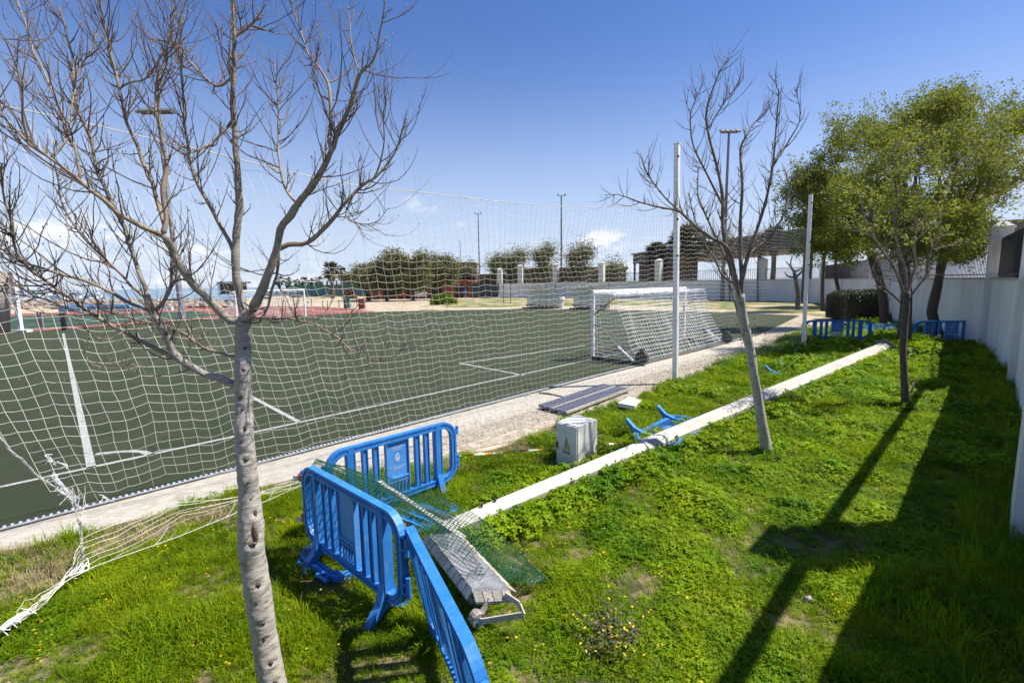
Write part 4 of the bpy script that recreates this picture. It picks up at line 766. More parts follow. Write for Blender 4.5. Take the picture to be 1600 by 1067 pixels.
# palms
def palm(u, vtop, Yb, r_px, label, group, nf=42, seed=1, skirt=True, vbase=None):
    rr = random.Random(seed); px = Yb / F_PX; c = D(u, vtop + r_px * .8, Yb); b_ = Vector((c.x, Yb, 0)); R_ = r_px * px
    t_ = thing('palm_tree', label, 'palm', b_, group)
    mb = MB(); P_, Q_ = resample([b_, b_.lerp(c, .5) + Vector((.1, 0, 0)), c], [R_ * .16, R_ * .13, R_ * .14], 1.0); mb.tube(P_, Q_, 10); part('trunk', mb, M['palmskirt'], t_, smooth=True)
    if skirt:
        mb = MB(); mb.tube([c - Vector((0, 0, R_ * 1.0)), c - Vector((0, 0, R_ * .5)), c], [R_ * .18, R_ * .34, R_ * .2], 10); part('frond_skirt', mb, M['palmskirt'], t_)
    for k in range(nf):
        a = rr.uniform(0, 2 * PI); e = rr.uniform(-.7, 1.3); d = Vector((math.cos(a) * math.cos(e), math.sin(a) * math.cos(e), math.sin(e))); mb = MB(); side = nrm(d.cross(Vector((0, 0, 1)))); prev = None
        L_ = R_ * rr.uniform(.8, 1.05); n = 5; p = c.copy(); dd_ = d.copy()
        # fan of leaflets at the end of a stalk
        st_ = c + d * L_ * .45 - Vector((0, 0, .02 * L_)); mb.tube([c, st_], [.05, .04], 3, False)
        upn = side.cross(d)
        for j in range(11):
            an = (j - 5) / 5 * 1.25; dl = nrm(d * math.cos(an) + side * math.sin(an) - Vector((0, 0, .25))); tip = st_ + dl * L_ * .58 * (1 - .25 * abs(an) / 1.25); w_ = nrm(dl.cross(upn)) * L_ * .06
            mb.add([st_, st_.lerp(tip, .45) + w_, tip - Vector((0, 0, L_ * .06)), st_.lerp(tip, .45) - w_], [(0, 1, 2, 3)])
        part('frond', mb, M['palm'], t_)
palm(517, 408, 105, 19, 'tall fan palm left of the red clubhouse', 'palms', 34, 1)
palm(532, 415, 112, 13, 'smaller fan palm just behind the tall one', 'palms', 26, 2)
palm(1028, 376, 92, 26, 'fan palm before the brown canopy, behind a white pillar', 'palms by the canopy', 60, 3, vbase=437)
palm(1072, 350, 76, 38, 'large bushy fan palm behind the near net post', 'palms by the canopy', 95, 4)
palm(1210, 352, 64, 26, 'fan palm behind the wall next to the lopped tree', 'palms by the canopy', 50, 5)
for k, u in enumerate((436, 449, 462, 474, 486, 498)):
    palm(u, 430 + (k * 7) % 5, 150, 11, ['first distant palm from the bare tree', 'second distant palm, brownish crown', 'third distant palm, middle of the row', 'fourth distant palm, greener crown', 'fifth distant palm, lower crown', 'sixth distant palm nearest the tall fan palm'][k], 'distant row of palms', 18, 10 + k)

# ================================================================== FIELD FURNITURE
def goal(p0, p1, back, H_, name, label, group, detailed=True, post_w=.12):
    """p0,p1: post bases; back: horizontal unit vector away from the mouth"""
    root = thing(name, label, 'goal', p0, group); d = nrm(p1 - p0)
    for p in (p0, p1):
        mb = MB(); mb.beam(p, p + Vector((0, 0, H_)), post_w, post_w, d); part('post', mb, M['whitemetal'], root, bevel=.02)
    mb = MB(); z = Vector((0, 0, H_ + post_w * .45)); mb.beam(p0 + z - d * post_w / 2, p1 + z + d * post_w / 2, post_w, post_w); part('crossbar', mb, M['whitemetal'], root, bevel=.02)
    dep_t, dep_b = .95, 2.0
    top = Vector((0, 0, H_))
    if detailed:
        for p in (p0, p1):
            mb = MB(); a = p + top * .99; b = a + back * dep_t; mb.tube([a, a + back * dep_t * .85, b + Vector((0, 0, -.08)), b - Vector((0, 0, .15))], .028, 8); part('net_support_arm', mb, M['whitemetal'], root)
            mb = MB(); mb.tube([b - Vector((0, 0, .12)), p + Vector((0, 0, 1.62))], .022, 6); part('stay', mb, M['darkmetal'], root)
            mb = MB(); mb.tube([p + Vector((0, 0, 1.3)), p + Vector((0, 0, 1.28)) + back * .25, p + back * 1.1 + Vector((0, 0, .55))], .02, 6); part('stay', mb, M['greymetal'], root)
            mb = MB(); mb.tube([p + back * 1.1 + Vector((0, 0, .55)), p + back * dep_b * .85 + Vector((0, 0, .12))], .045, 8); part('strut', mb, M['whitemetal'], root)
            mb = MB(); mb.beam(p + Vector((0, 0, .07)), p + back * dep_b + Vector((0, 0, .07)), .16, .10); part('ground_frame', mb, M['darkmetal'], root)
            w = p + back * (dep_b + .05) + Vector((0, 0, .26)); mb = MB(); mb.tube([w - d * .06, w + d * .06], .24, 14); part('wheel', mb, M['darkmetal'], root, smooth=False)
            mb = MB(); mb.beam(w + Vector((0, 0, -.2)), w + Vector((0, 0, .32)), .12, .16, d); part('wheel_bracket', mb, M['darkmetal'], root)
        mb = MB(); mb.beam(p0 + back * dep_b + Vector((0, 0, .06)), p1 + back * dep_b + Vector((0, 0, .06)), .08, .08); part('rear_ground_bar', mb, M['greymetal'], root)
    # netting: roof, back, sides
    L_ = (p1 - p0).length; nx = int(L_ / .14); mb = MB(); rr = random.Random(5); R_ = .0065 if detailed else .012
    def prof(t, s):  # t 0..1 from crossbar over the roof and down the back
        Lr = dep_t; Lb = 2.6; q = t * (Lr + Lb)
        if q < Lr: x, z = q, H_ + .02 - .10 * math.sin(PI * q / Lr) * (1 if detailed else 0)
        else:
            u_ = (q - Lr) / Lb; x = dep_t + (dep_b - dep_t) * u_ + .35 * math.sin(PI * u_) * (.6 + .4 * math.sin(s * 2.1)) * (-1 if detailed else 0) * .6; z = H_ * (1 - u_) + .03
        return x, z
    nt_ = 26 if detailed else 16; nx = nx if detailed else 22
    grid = []
    for i in range(nx + 1):
        col = []
        for j in range(nt_ + 1):
            s_ = i / nx * L_; x, z = prof(j / nt_, s_); w = .03 * noise2(i * .5, j * .5, 4)
            col.append(p0 + d * (s_ + w) + back * (x + w) + Vector((0, 0, z + w * .5)))
        grid.append(col)
    for i in range(nx + 1): mb.tube(grid[i], R_, 3, False)
    for j in range(nt_ + 1): mb.tube([grid[i][j] for i in range(nx + 1)], R_ * (2.2 if j in (0, nt_) else 1), 3, False)
    for gi in (0, nx):
        col = grid[gi]; base = p0 if gi == 0 else p1
        for j in range(1, nt_ + 1):
            a = col[j]; b = base + Vector((0, 0, a.z)); n = 6; mb.tube([a.lerp(b, k / n) + Vector((0, 0, -.05 * math.sin(PI * k / n))) for k in range(n + 1)], R_, 3, False)
        for k in range(1, 8 if detailed else 4):
            mb.tube([col[j].lerp(base + Vector((0, 0, col[j].z)), k / 8) for j in range(3, nt_ + 1)], R_, 3, False)
    if detailed:      # net gathered in a roll along the top of the goal
        for k in range(26):
            a0 = rr.uniform(0, dep_t); s0 = rr.uniform(0, L_ * .4); s1 = s0 + rr.uniform(2, L_ * .6); s1 = min(s1, L_); n = 14
            mb.tube([p0 + d * (s0 + (s1 - s0) * i / n) + back * (a0 + .04 * rr.gauss(0, 1)) + Vector((0, 0, H_ - .02 + rr.gauss(0, .03))) for i in range(n + 1)], .012, 3, False)
    o = part('net', mb, M['goalnet'], root); o['kind'] = 'stuff'; return root
gp0 = G(926, 561); gd = (G(1072.5, 530.5) - gp0).normalized(); gp1 = gp0 + gd * 7.32; gb = Vector((gd.y, -gd.x, 0))
goal(gp0, gp1, gb, 2.44, 'football_goal', 'white full size portable goal with its net, on the near goal line', 'football goals')
fg0, fg1 = G(371, 503), G(477.5, 495); fd = (fg1 - fg0).normalized(); goal(fg0, fg1, Vector((-fd.y, fd.x, 0)), 2.44, 'football_goal', 'white goal at the far side of the pitch before the red track', 'football goals', False, .14)

# side goal with tan sheet at the left edge
sg = G(33, 519); sr = thing('side_goal', 'white upright with a tan net bundle at the far corner of the pitch', 'goal', sg)
mb = MB(); tp_ = Vp(19, 425, (sg.x, sg.y), (sg.x + 1, sg.y - .1)); mb.beam(sg, tp_, .22, .22, (0, 1, 0)); part('post', mb, M['whitemetal'], sr)
mb = MB(); mb.box(sg.x - 1.0, sg.x + .6, sg.y - .2, sg.y + .2, .005, .16); part('base', mb, M['whitemetal'], sr)
mb = MB(); n = 14
top = []; bot = []
for i in range(n + 1):
    x = -i * .28; w = .16 * math.sin(i * 1.4); top.append((tp_.x - .12 + x, sg.y + w, tp_.z + .05 * math.sin(i))); bot.append((sg.x - .15 + x * 1.05, sg.y + w * .5 - .6, .0 if i < 3 else -.0))
mb.add(top + bot, [(i, i + 1, n + 2 + i, n + 1 + i) for i in range(n)]); o = part('net_bundle', mb, M['tan'], sr, smooth=True); md = o.modifiers.new('s', 'SOLIDIFY'); md.thickness = .05

# dugouts
def dugout(ul, ur, v, label):
    a = G(ul, v); b = G(ur, v); a.z = b.z = 0; root = thing('dugout', label, 'dugout', a, 'substitutes shelters'); d = nrm(Vector((.88, -.47, 0))); f = Vector((d.y, -d.x, 0)); L_ = (b - a).x / .90; Hh = 2.0; ribs = 6
    def pr(t):   # 0 floor at the back .. 1 front edge of the roof
        an = t * PI * .56; return (1.25 * (1 - math.cos(max(0, an - .25))) , min(1, t * 2.2) * 1.30 + .95 * math.sin(max(0, an - .45)) / math.sin(PI * .56 - .45) if t > .0 else 0)
    back = -f * .0
    def pt(s, t):
        x, z = pr(t); return a + d * (L_ * s) - f * (0.7) + f * x + Vector((0, 0, z))
    n = 12
    for k in range(ribs):
        mb = MB(); mb.tube([pt(k / (ribs - 1), j / n) - f * .05 + Vector((0, 0, .03)) for j in range(n + 1)], .045, 5); part('rib', mb, M['greymetal'], root)
    for k in range(ribs - 1):
        mb = MB(); vs = [pt(k / (ribs - 1) + .004, j / n) for j in range(n + 1)] + [pt((k + 1) / (ribs - 1) - .004, j / n) for j in range(n + 1)]
        mb.add(vs, [(j, j + 1, n + 2 + j, n + 1 + j) for j in range(n)]); part('panel', mb, M['poly'], root)
    mb = MB(); mb.hexa([pt(0, 0) + f * .3 + Vector((0, 0, .38)), pt(1, 0) + f * .3 + Vector((0, 0, .38)), pt(1, 0) + f * .75 + Vector((0, 0, .38)), pt(0, 0) + f * .75 + Vector((0, 0, .38))] + [pt(0, 0) + f * .3 + Vector((0, 0, .45)), pt(1, 0) + f * .3 + Vector((0, 0, .45)), pt(1, 0) + f * .75 + Vector((0, 0, .45)), pt(0, 0) + f * .75 + Vector((0, 0, .45))]); part('bench_seat', mb, M['darkmetal'], root)
    for k in range(8):
        mb = MB(); q = pt((k + .5) / 8, 0) + f * .5; mb.beam(q, q + Vector((0, 0, .38)), .09, .09); part('bench_leg', mb, M['darkmetal'], root)
    mb = MB(); q0, q1 = pt(0, 0) + Vector((0, 0, .10)), pt(1, 0) + Vector((0, 0, .10)); mb.beam(q0 + f * 1.3, q1 + f * 1.3, .1, .14); mb.beam(q0, q1, .08, .1); part('base_rail', mb, M['darkmetal'], root)
dugout(820, 868, 482, 'left curved dugout with clear panels across the pitch'); dugout(893, 947, 483, 'right curved dugout with clear panels, partly behind the goal')
mb = MB(); q = G(877, 482); mb.tube([q, q + Vector((0, 0, 1.0))], [.25, .32], 12); mb.tube([q + Vector((0, 0, 1.0)), q + Vector((0, 0, 1.25))], [.42, .36], 12); solo('litter_bin', mb, M['whitemetal'], 'white litter bin standing between the two dugouts', 'bin', q)

# pitch-side posts of the protective net beyond the pitch
for k, u in enumerate((798, 833, 868, 951, 787, 853)):
    q = G(u, 474); mb = MB(); mb.tube([q, q + Vector((0, 0, 2.9))], .05, 6)
    solo('fence_post', mb, M['darkmetal'], ['thin dark post left of the left dugout', 'thin dark post behind the left dugout', 'thin dark post between the dugouts', 'thin dark post right of the right dugout', 'thin dark post at the start of the far wall', 'thin dark post at the right side of the left dugout'][k], 'post', q, 'thin posts beyond the pitch')
# low bollard-like posts at the sandy corner
for k, (u, v) in enumerate(((505, 484), (512, 485), (541, 484), (558, 480), (487, 480), (530, 482))):
    q = G(u, v); mb = MB(); mb.tube([q, q + Vector((0, 0, 1.1))], .05, 5); o = solo('low_post', mb, M['darkmetal'], ['short dark post just left of the green waste container', 'short dark post touching the left of the green waste container', 'short dark post right behind the green waste container', 'short dark post between the green and brown waste containers', 'leftmost short dark post at the sandy corner', 'farthest short dark post at the sandy corner'][k], 'post', q, 'short posts by the sandy corner')
for k, (u, v) in enumerate(((543, 482), (566, 483))):
    q = G(u, v); mb = MB(); mb.box(q.x - .35, q.x + .35, q.y - .3, q.y + .3, .05, 1.15); mb.box(q.x - .4, q.x + .4, q.y - .35, q.y + .35, 1.15, 1.25); solo('waste_container', mb, [M['courtgreen'], M['brick']][k], ['green waste container at the sandy corner', 'brown waste container at the sandy corner'][k], 'container', q, bevel=.03)

# clubhouse
ch = thing('red_clubhouse', 'low red clubhouse under the dense trees', 'building', (-16, 92, 0))
def bx(parent, name, m_, u0, u1, v0, v1, Y, dep=.3, wd=0):
    a = D(u0, v1, Y); b = D(u1, v0, Y); mb = MB(); mb.box(a.x, b.x, Y, Y + dep, max(a.z, 0), b.z); return part(name, mb, m_, parent)
bx(ch, 'wall', M['brick'], 572, 738, 436, 480, 92, 8)
mb = MB(); a = D(568, 436, 92); b = D(742, 436, 92); mb.box(a.x, b.x, 91.3, 100.6, a.z, a.z + .35); part('roof', mb, M['brownroof'], ch)
bx(ch, 'garage_door', M['whitemetal'], 648, 667, 447, 464, 91.9, .09); bx(ch, 'door', M['dark'], 636, 642, 448, 466, 91.88, .09); bx(ch, 'porch_opening', M['dark'], 673, 690, 446, 462, 91.9, .09); bx(ch, 'porch_opening', M['dark'], 600, 622, 450, 464, 91.9, .09)
bx(ch, 'porch_opening', M['dark'], 712, 730, 446, 464, 91.9, .09); bx(ch, 'window', M['courtblue'], 724, 729, 452, 464, 91.85, .04); bx(ch, 'window', M['greymetal'], 578, 586, 450, 458, 91.9, .09)
bh = thing('brown_brick_block', 'brown brick block rising behind the dense trees and clubhouse', 'building', (-7, 104, 0)); bx(bh, 'wall', M['brownwall'], 690, 742, 413, 475, 104, 8)
mb = MB(); a = D(688, 413, 104); b = D(744, 413, 104); mb.box(a.x, b.x, 103.6, 112.5, a.z, a.z + .3); part('roof', mb, M['brick'], bh)
gf = thing('green_fence', 'blue-grey mesh covered fence between clubhouse and far wall', 'fence', D(755, 455, 90)); bx(gf, 'fence_panel', mat('fence_bluegrey', (.05, .07, .085), .8), 736, 779, 442, 470, 90, .1)
for u in (740, 752, 765, 777): bx(gf, 'post', M['darkmetal'], u, u + .9, 440, 470, 89.95, .04)
lb = thing('low_long_building', 'long low brown-roofed building beyond the left pillars', 'building', D(755, 440, 125)); bx(lb, 'wall', M['brownwall'], 738, 790, 432, 460, 125, 6); bx(lb, 'roof', M['brownroof'], 736, 792, 428, 432.2, 124.7, 7)
# tennis court screens
cs = thing('court_fence', 'tall green court fence with a blue band behind the palms', 'fence', D(500, 455, 118)); bx(cs, 'screen_panel', M['courtgreen'], 452, 572, 444, 470, 118, .1); bx(cs, 'blue_band', M['courtblue'], 454, 570, 452, 459, 117.9, .05)
for k in range(9): bx(cs, 'post', M['courtgreen'], 453 + k * 14.6, 454 + k * 14.6, 438, 470, 117.8, .08)
wh = thing('white_shed', 'low white building beyond the far goal', 'building', D(450, 455, 140)); bx(wh, 'wall', M['whitemetal'], 400, 470, 452, 464, 140, 6); bx(wh, 'roof', M['greymetal'], 398, 472, 450.5, 452.3, 139.5, 7)
for k in range(5): bx(wh, 'window', M['dark'], 406 + k * 12, 411 + k * 12, 454, 459, 139.9, .05)
wh = thing('pink_gatehouse', 'flat roofed pink building behind the branches of the bare tree', 'building', D(350, 450, 130)); bx(wh, 'wall', M['brownwall'], 342, 366, 443, 460, 130, 6); bx(wh, 'roof', M['brownroof'], 338, 370, 440, 443.2, 129.5, 7); bx(wh, 'column', M['whitemetal'], 341, 342.5, 443, 462, 129.6, .3)
# shade bush by the clubhouse
def bush(c, r, label, seed, m_=None, n=1500, size=.1):
    root = thing('bush', label, 'bush', (c.x, c.y, 0)); rs_ = np.random.RandomState(seed); P_ = rs_.normal(0, 1, (n, 3)); P_ /= np.linalg.norm(P_, axis=1)[:, None]; P_ *= rs_.uniform(.6, 1.05, (n, 1)) * np.array(r); P_[:, 2] = np.abs(P_[:, 2]); P_ += np.array([c.x, c.y, 0])
    leaf_obj('leaves', leaf_cloud(P_, 2, size * .6, size, seed), m_ or M['leafdark'], root); mb = MB()
    for k in range(6): mb.tube([Vector((c.x, c.y, 0)), Vector((c.x + rnd.uniform(-.6, .6) * r[0], c.y, r[2] * .7))], [.04, .015], 4)
    part('stems', mb, M['barkdark'], root)
c = G(693, 476); bush(c, (1.9, 1.2, 1.5), 'rounded green bush on the verge by the clubhouse', 3, M['clover'], 1400, .16)
c = G(513, 470); bush(Vector((c.x, 100, 0)), (1.4, 1, 2.0), 'tan bush at the foot of the tall fan palm', 4, M['palmskirt'], 900, .2)
# parked items at the clubhouse: blue seat and people-height shapes seen as covered bicycles
# lamp columns
def lampcol(u, vtop, Y, heads, label, w=.16, base_v=None, ub=None, hw=1.6, headm=None):
    t_ = D(u, vtop, Y); b_ = Vector((t_.x if ub is None else D(ub, base_v, Y).x, Y, 0)); root = thing('floodlight_column', label, 'lamp column', b_, 'floodlight and street lamp columns')
    mb = MB(); mb.tube([b_, b_.lerp(t_, .5), t_], [w * 1.4, w, w * .7], 8); part('column', mb, M['greymetal'] if ub is None else M['galv'], root)
    mb = MB(); mb.beam(t_ - Vector((hw, 0, 0)), t_ + Vector((hw, 0, 0)), .12, .10); part('crossarm', mb, M['greymetal'], root)
    for k in range(heads):
        x = t_.x + hw * (-.9 + 1.8 * k / max(heads - 1, 1)); mb = MB(); mm = Matrix.Translation((x, t_.y - .25, t_.z + .18)) @ Matrix.Rotation(.55, 4, 'X'); mb.box(-.34 * hw / 1.6, .34 * hw / 1.6, -.4, .35, -.11, .11); mb.xf(mm); part('lamp_head', mb, M['greymetal'], root)
    return root
lampcol(877, 306, 112, 2, 'tall thin lamp column rising behind the sparse trees', .22, hw=.9); lampcol(747, 334, 150, 2, 'thinner more distant lamp column left of the sparse trees', .22, hw=1.0)
lampcol(1139, 208, 62, 4, 'lamp column seen through the branches of the slim bare tree', .2, hw=1.1)
lc = lampcol(247, 178, 44, 5, 'floodlight column with a cluster of lamps behind the large bare tree', .2, base_v=505, ub=286, hw=1.45)
lampcol(719, 378, 190, 1, 'tiny distant lamp post over the olive pine', .15, hw=.5)

# ================================================================== FAR SHORE
rk = MB(); rr = random.Random(9)
for k in range(520):
    u = rr.uniform(-60, 360); v = rr.uniform(472, 483) - (0 if u < 150 else (u - 150) * .012); q = G(u, v); s_ = rr.uniform(.25, .9); rk.ball((q.x, q.y, s_ * .3), (s_, s_ * .8, s_ * .6), 6, 4, .25)
o = part('shore_rocks', rk, M['rockm']); o['kind'] = 'stuff'; o['label'] = 'pale rocks piled along the shore beyond the track'
ORD = ['first', 'second', 'third', 'fourth', 'fifth', 'sixth', 'seventh', 'eighth', 'ninth', 'tenth', 'eleventh', 'twelfth', 'thirteenth', 'fourteenth']
BO = [(38, 9), (47, 7), (58, 10), (66, 8), (75, 9), (84, 7), (93, 8), (101, 7), (109, 8), (118, 6), (127, 7), (150, 5), (21, 8), (135, 6)]
for k, (u, s_) in enumerate(BO):
    Y = 128 + (k * 13) % 22; q = D(u, 465, Y); root = thing('sailing_boat', 'white sailing boat, ' + ('blue cabin, ' if k % 3 == 0 else 'white cabin, ') + ['tall', 'short', 'middling'][0 if s_ >= 9 else 1 if s_ <= 6 else 2] + ' mast, ' + ORD[sorted(b_[0] for b_ in BO).index(u)] + ' from the left in the marina', 'boat', (q.x, Y, 0), 'boats moored in the marina'); rr = random.Random(k)
    mb = MB(); L_ = 3.2; h = 1.1
    mb.add([(q.x - L_, Y - .9, .1), (q.x + L_ * .7, Y - .9, .1), (q.x + L_ * .7, Y + .9, .1), (q.x - L_, Y + .9, .1), (q.x - L_ * 1.05, Y - 1.2, h), (q.x + L_, Y - .2, h + .3), (q.x + L_, Y + .2, h + .3), (q.x - L_ * 1.05, Y + 1.2, h)], [(0, 3, 2, 1), (4, 5, 6, 7), (0, 1, 5, 4), (1, 2, 6, 5), (2, 3, 7, 6), (3, 0, 4, 7)]); part('hull', mb, M['whitemetal'], root)
    mb = MB(); mb.box(q.x - 1.6, q.x + .8, Y - .6, Y + .6, h + .02, h + .7); part('cabin', mb, M['whitemetal'] if k % 3 else M['courtblue'], root)
    mb = MB(); mb.tube([(q.x + .2, Y, h), (q.x + .2, Y, h + s_ * .62)], .075, 5); part('mast', mb, M['whitemetal'], root)
mb = MB(); q = G(160, 486); mb.box(q.x - 4.6, q.x + 4.6, q.y - 1.2, q.y + 1.2, .02, .75); mb.box(q.x - 4.4, q.x + 4.4, q.y - 1.0, q.y + 1.0, .75, .9); solo('landing_mat', mb, mat('mat_blue', (.07, .22, .42), .8, (.20, .34, .48), 1.5), 'blue high jump landing mat beyond the second pitch', 'mat', q, bevel=.08)
mb = MB(); q = G(197, 486); mb.box(q.x - 4.5, q.x + 6, q.y - .2, q.y + .2, .02, .5); solo('low_white_wall', mb, M['whitemetal'], 'low white wall right of the blue landing mat', 'wall', q)
mb = MB(); q = G(350, 474); mb.box(q.x - 3.6, q.x + 3.4, q.y - 1.2, q.y + 1.2, .3, .8); mb.box(q.x - 3.4, q.x + 3.2, q.y - 1.0, q.y + 1.0, 0, .3); solo('landing_mat', mb, bpy.data.materials['mat_blue'], 'pale blue mat beyond the track behind the bare tree trunk', 'mat', q, bevel=.08)
for k, (u, v0) in enumerate(((63, 515), (99, 516))):
    q = G(u, v0); mb = MB(); mb.beam(q, q + Vector((0, 0, 1.25)), .14, .14); mb.beam(q + Vector((.22, 0, 0)), q + Vector((.22, 0, 1.25)), .1, .1); solo('bench_post', mb, [M['galv'], M['darkmetal']][k], ['pale short post pair at the edge of the red track', 'dark short post pair at the edge of the red track'][k], 'post', q)

# ================================================================== PROTECTIVE NET AND POSTS
Q1 = G(1055, 600); Q2 = G(1255, 543); dN = (Q1 - Q2).normalized()      # from far post to near post
def post(base, u, v, label):
    tp_ = Vp(u, v, (base.x, base.y), (base.x + 1, base.y)); mb = MB(); n = 10
    root = thing('net_post', label, 'post', base, 'white net posts'); mb.beam(base, tp_, .13, .13, (0.5, .5, 0)); part('pole', mb, M['whitemetal'], root, bevel=.012)
    mb = MB(); d = nrm(tp_ - base); mb.beam(tp_ + d * .002, tp_ + d * .02, .15, .15, (0.5, .5, 0)); part('end_cap', mb, M['plasticwhite'], root)
    for h in (.55, .7, .95):
        q = base.lerp(tp_, h); mb = MB(); mb.tube([q - Vector((.0, .10, 0)), q - Vector((.0, .07, 0))], .03, 8); part('hook', mb, M['darkmetal'], root)
    return tp_
T1 = post(Q1, 1058, 226, 'near tall white square post holding up the net'); T2 = post(Q2, 1267, 305, 'far white post among the trees holding the net')
# t runs from the near post along the net towards the camera's left
NA, NB_ = (Q2.x, Q2.y), (Q1.x, Q1.y)
def onnet(u, v):
    p = Vp(u, v, NA, NB_); return (p - Q1).dot(dN), p.z
def NP(t, z, out=0.0):
    return Q1 + dN * t + Vector((0, 0, z)) + Vector((-dN.y, dN.x, 0)) * out
rope_px = [(1255, 358), (1235, 362), (1195, 358), (1150, 345), (1100, 330), (1056, 325), (1000, 327), (940, 328), (870, 325), (800, 319), (740, 311), (670, 304), (600, 296), (540, 284), (480, 270), (400, 249), (320, 231), (260, 216), (200, 202), (120, 186), (60, 172), (0, 158), (-60, 144), (-120, 130)]
top_c = sorted(onnet(u, v) for u, v in rope_px)
def ztop(t):
    if t <= top_c[0][0]: return top_c[0][1]
    for (a, za), (b, zb) in zip(top_c, top_c[1:]):
        if a <= t <= b: return za + (zb - za) * (t - a) / (b - a + 1e-9)
    return top_c[-1][1]
# lower limit of the hanging panel (torn on the left)
low_px = [(870, 655), (735, 705), (600, 735), (490, 752), (420, 745), (330, 748), (290, 742), (262, 748), (240, 758), (220, 752), (196, 762), (178, 765), (150, 780), (122, 792), (75, 762), (45, 735), (25, 705), (0, 684), (-40, 650), (-90, 615), (-140, 590)]
low_c = sorted(onnet(u, v) for u, v in low_px)
def zlow(t):
    if t <= low_c[0][0]: return 0.02
    for (a, za), (b, zb) in zip(low_c, low_c[1:]):
        if a <= t <= b: return max(.02, za + (zb - za) * (t - a) / (b - a + 1e-9))
    return low_c[-1][1]
nr = thing('protective_net', 'torn white ball stop net hanging between posts along the pitch', 'net', Q1)
CELL = .125; TN0, TN1 = (Q2 - Q1).dot(dN) + .1, 15.2
nc = int((TN1 - TN0) / CELL); HM = 5.2; nrow = int(HM / CELL)
def npos(i, j):
    t = TN0 + i * CELL; z0 = j * CELL
    zt = ztop(t); f_ = z0 / (nrow * CELL)
    z = f_ * zt            # net stretched or slack to the rope
    lean = (0.24 * z * min(1, max(0, (t - 2) / 8)))
    sag = .028 * noise2(i * .33, j * .16, 3) + .012 * noise2(i * .9, j * .8, 12)
    out = .12 * noise2(i * .06, j * .12, 6) * min(1, z / .7) + .02 * noise2(i * .4, j * .4, 8)
    # pulled together towards the torn corner
    k_ = max(0, 1 - abs(t - 11.8) / 2.2) * max(0, 1 - z / 2.0); tt = t + lean + sag - k_ * (t - 12.05) * .45
    z2 = z + .02 * noise2(i * .5, j * .3, 5) - .035 * abs(math.sin(i * 1.0471)) * (0.4 + .6 * f_)
    if t > 9: z2 += .05 * math.sin(i * .9 + j * .15)*.4
    return tt, max(z2, .012), out
keep = {}
for i in range(nc + 1):
    for j in range(nrow + 1):
        t, z, o_ = npos(i, j)
        if z >= zlow(t) - .02: keep[(i, j)] = NP(t, z, o_)
mb = MB(); RN = .0021
def runs(seq):
    cur = []
    for k_ in seq:
        if k_ in keep: cur.append(keep[k_])
        else:
            if len(cur) > 1: yield cur
            cur = []
    if len(cur) > 1: yield cur
def sagline(pts):
    out = [pts[0]]
    for a, b in zip(pts, pts[1:]):
        out.append(a.lerp(b, .5) - Vector((0, 0, (a - b).length * .045 * rnd.uniform(.3, 1.6)))); out.append(b)
    return out
for i in range(nc + 1):
    for r_ in runs([(i, j) for j in range(nrow + 1)]): mb.tube(r_, RN, 3, False)
for j in range(nrow + 1):
    for r_ in runs([(i, j) for i in range(nc + 1)]): mb.tube(sagline(r_) , RN, 3, False)
o = part('mesh', mb, M['netwhite'], nr); o['kind'] = 'stuff'
mb = MB(); ts = [TN0 + (TN1 + .9 - TN0) * k / 160 for k in range(161)]
mb.tube([NP(t, ztop(t - .5) + .01) for t in ts], .0075, 5); part('top_rope', mb, M['netwhite'], nr)
# bottom rope on the grass
bot_px = [(-30, 1003), (0, 985), (40, 955), (90, 918), (130, 893), (180, 873), (240, 853), (320, 822), (400, 788), (450, 768), (490, 752)]
bp = [G(u, v, .13) for u, v in bot_px] + [NP(t, .03) for t in (9.2, 8, 6.5, 5, 3.5, 2, .6, .05)]
B_, r_ = resample(bp, [.006] * len(bp), .12); mb = MB(); mb.tube([p + Vector((0, 0, .012 * noise1(i * .5, 2))) for i, p in enumerate(B_)], .0045, 5); part('bottom_rope', mb, M['netwhite'], nr)
# fan of pulled strings between torn corner, rope and kerb
fan = MB(); rr = random.Random(17)
knot = [G(128, 862, .30), G(126, 840, .42), G(124, 815, .58), G(122, 792, .72)]
def strand(pts, r_=.0027, wob=.01, n=6):
    P_ = []
    for a, b in zip(pts, pts[1:]):
        for k in range(n): P_.append(a.lerp(b, k / n) + Vector((rr.gauss(0, wob), rr.gauss(0, wob), rr.gauss(0, wob) - .02 * math.sin(PI * k / n))))
    P_.append(pts[-1]); fan.tube(P_, r_, 3, False)
ends_px = [(490, 738), (490, 742), (480, 746), (488, 750), (470, 753), (480, 757)]
for k in range(7):
    s_ = G(128, 895 - k * 9, .12 + k * .035); e = [G(u_, v_, .12) for u_, v_ in ends_px][k % 6]
    m1 = s_.lerp(e, .35) + Vector((0, 0, .10 + .02 * k)); strand([s_, m1, s_.lerp(e, .7) + Vector((0, 0, .05)), e], .0027, .008)
for k in range(44):   # short cross strings of the squashed cells
    f_ = (k + .5) / 44; a = B_[min(int(f_ * 60) + 8, len(B_) - 1)]; b = a + Vector((rr.uniform(-.02, .10), rr.uniform(.08, .22), rr.uniform(.03, .14))); strand([a, b], .0026, .004, 3)
for k in range(9):    # twisted drop from the torn corner to the ground rope
    a = G(122 + rr.uniform(-14, 16), 770 + rr.uniform(-15, 15), .75 + rr.uniform(-.05, .1)); strand([a, knot[2] + Vector((rr.gauss(0, .015), 0, 0)), knot[0] + Vector((rr.gauss(0, .01), 0, 0)), G(128 + rr.uniform(-3, 4), 893, .04)], .0028, .008)
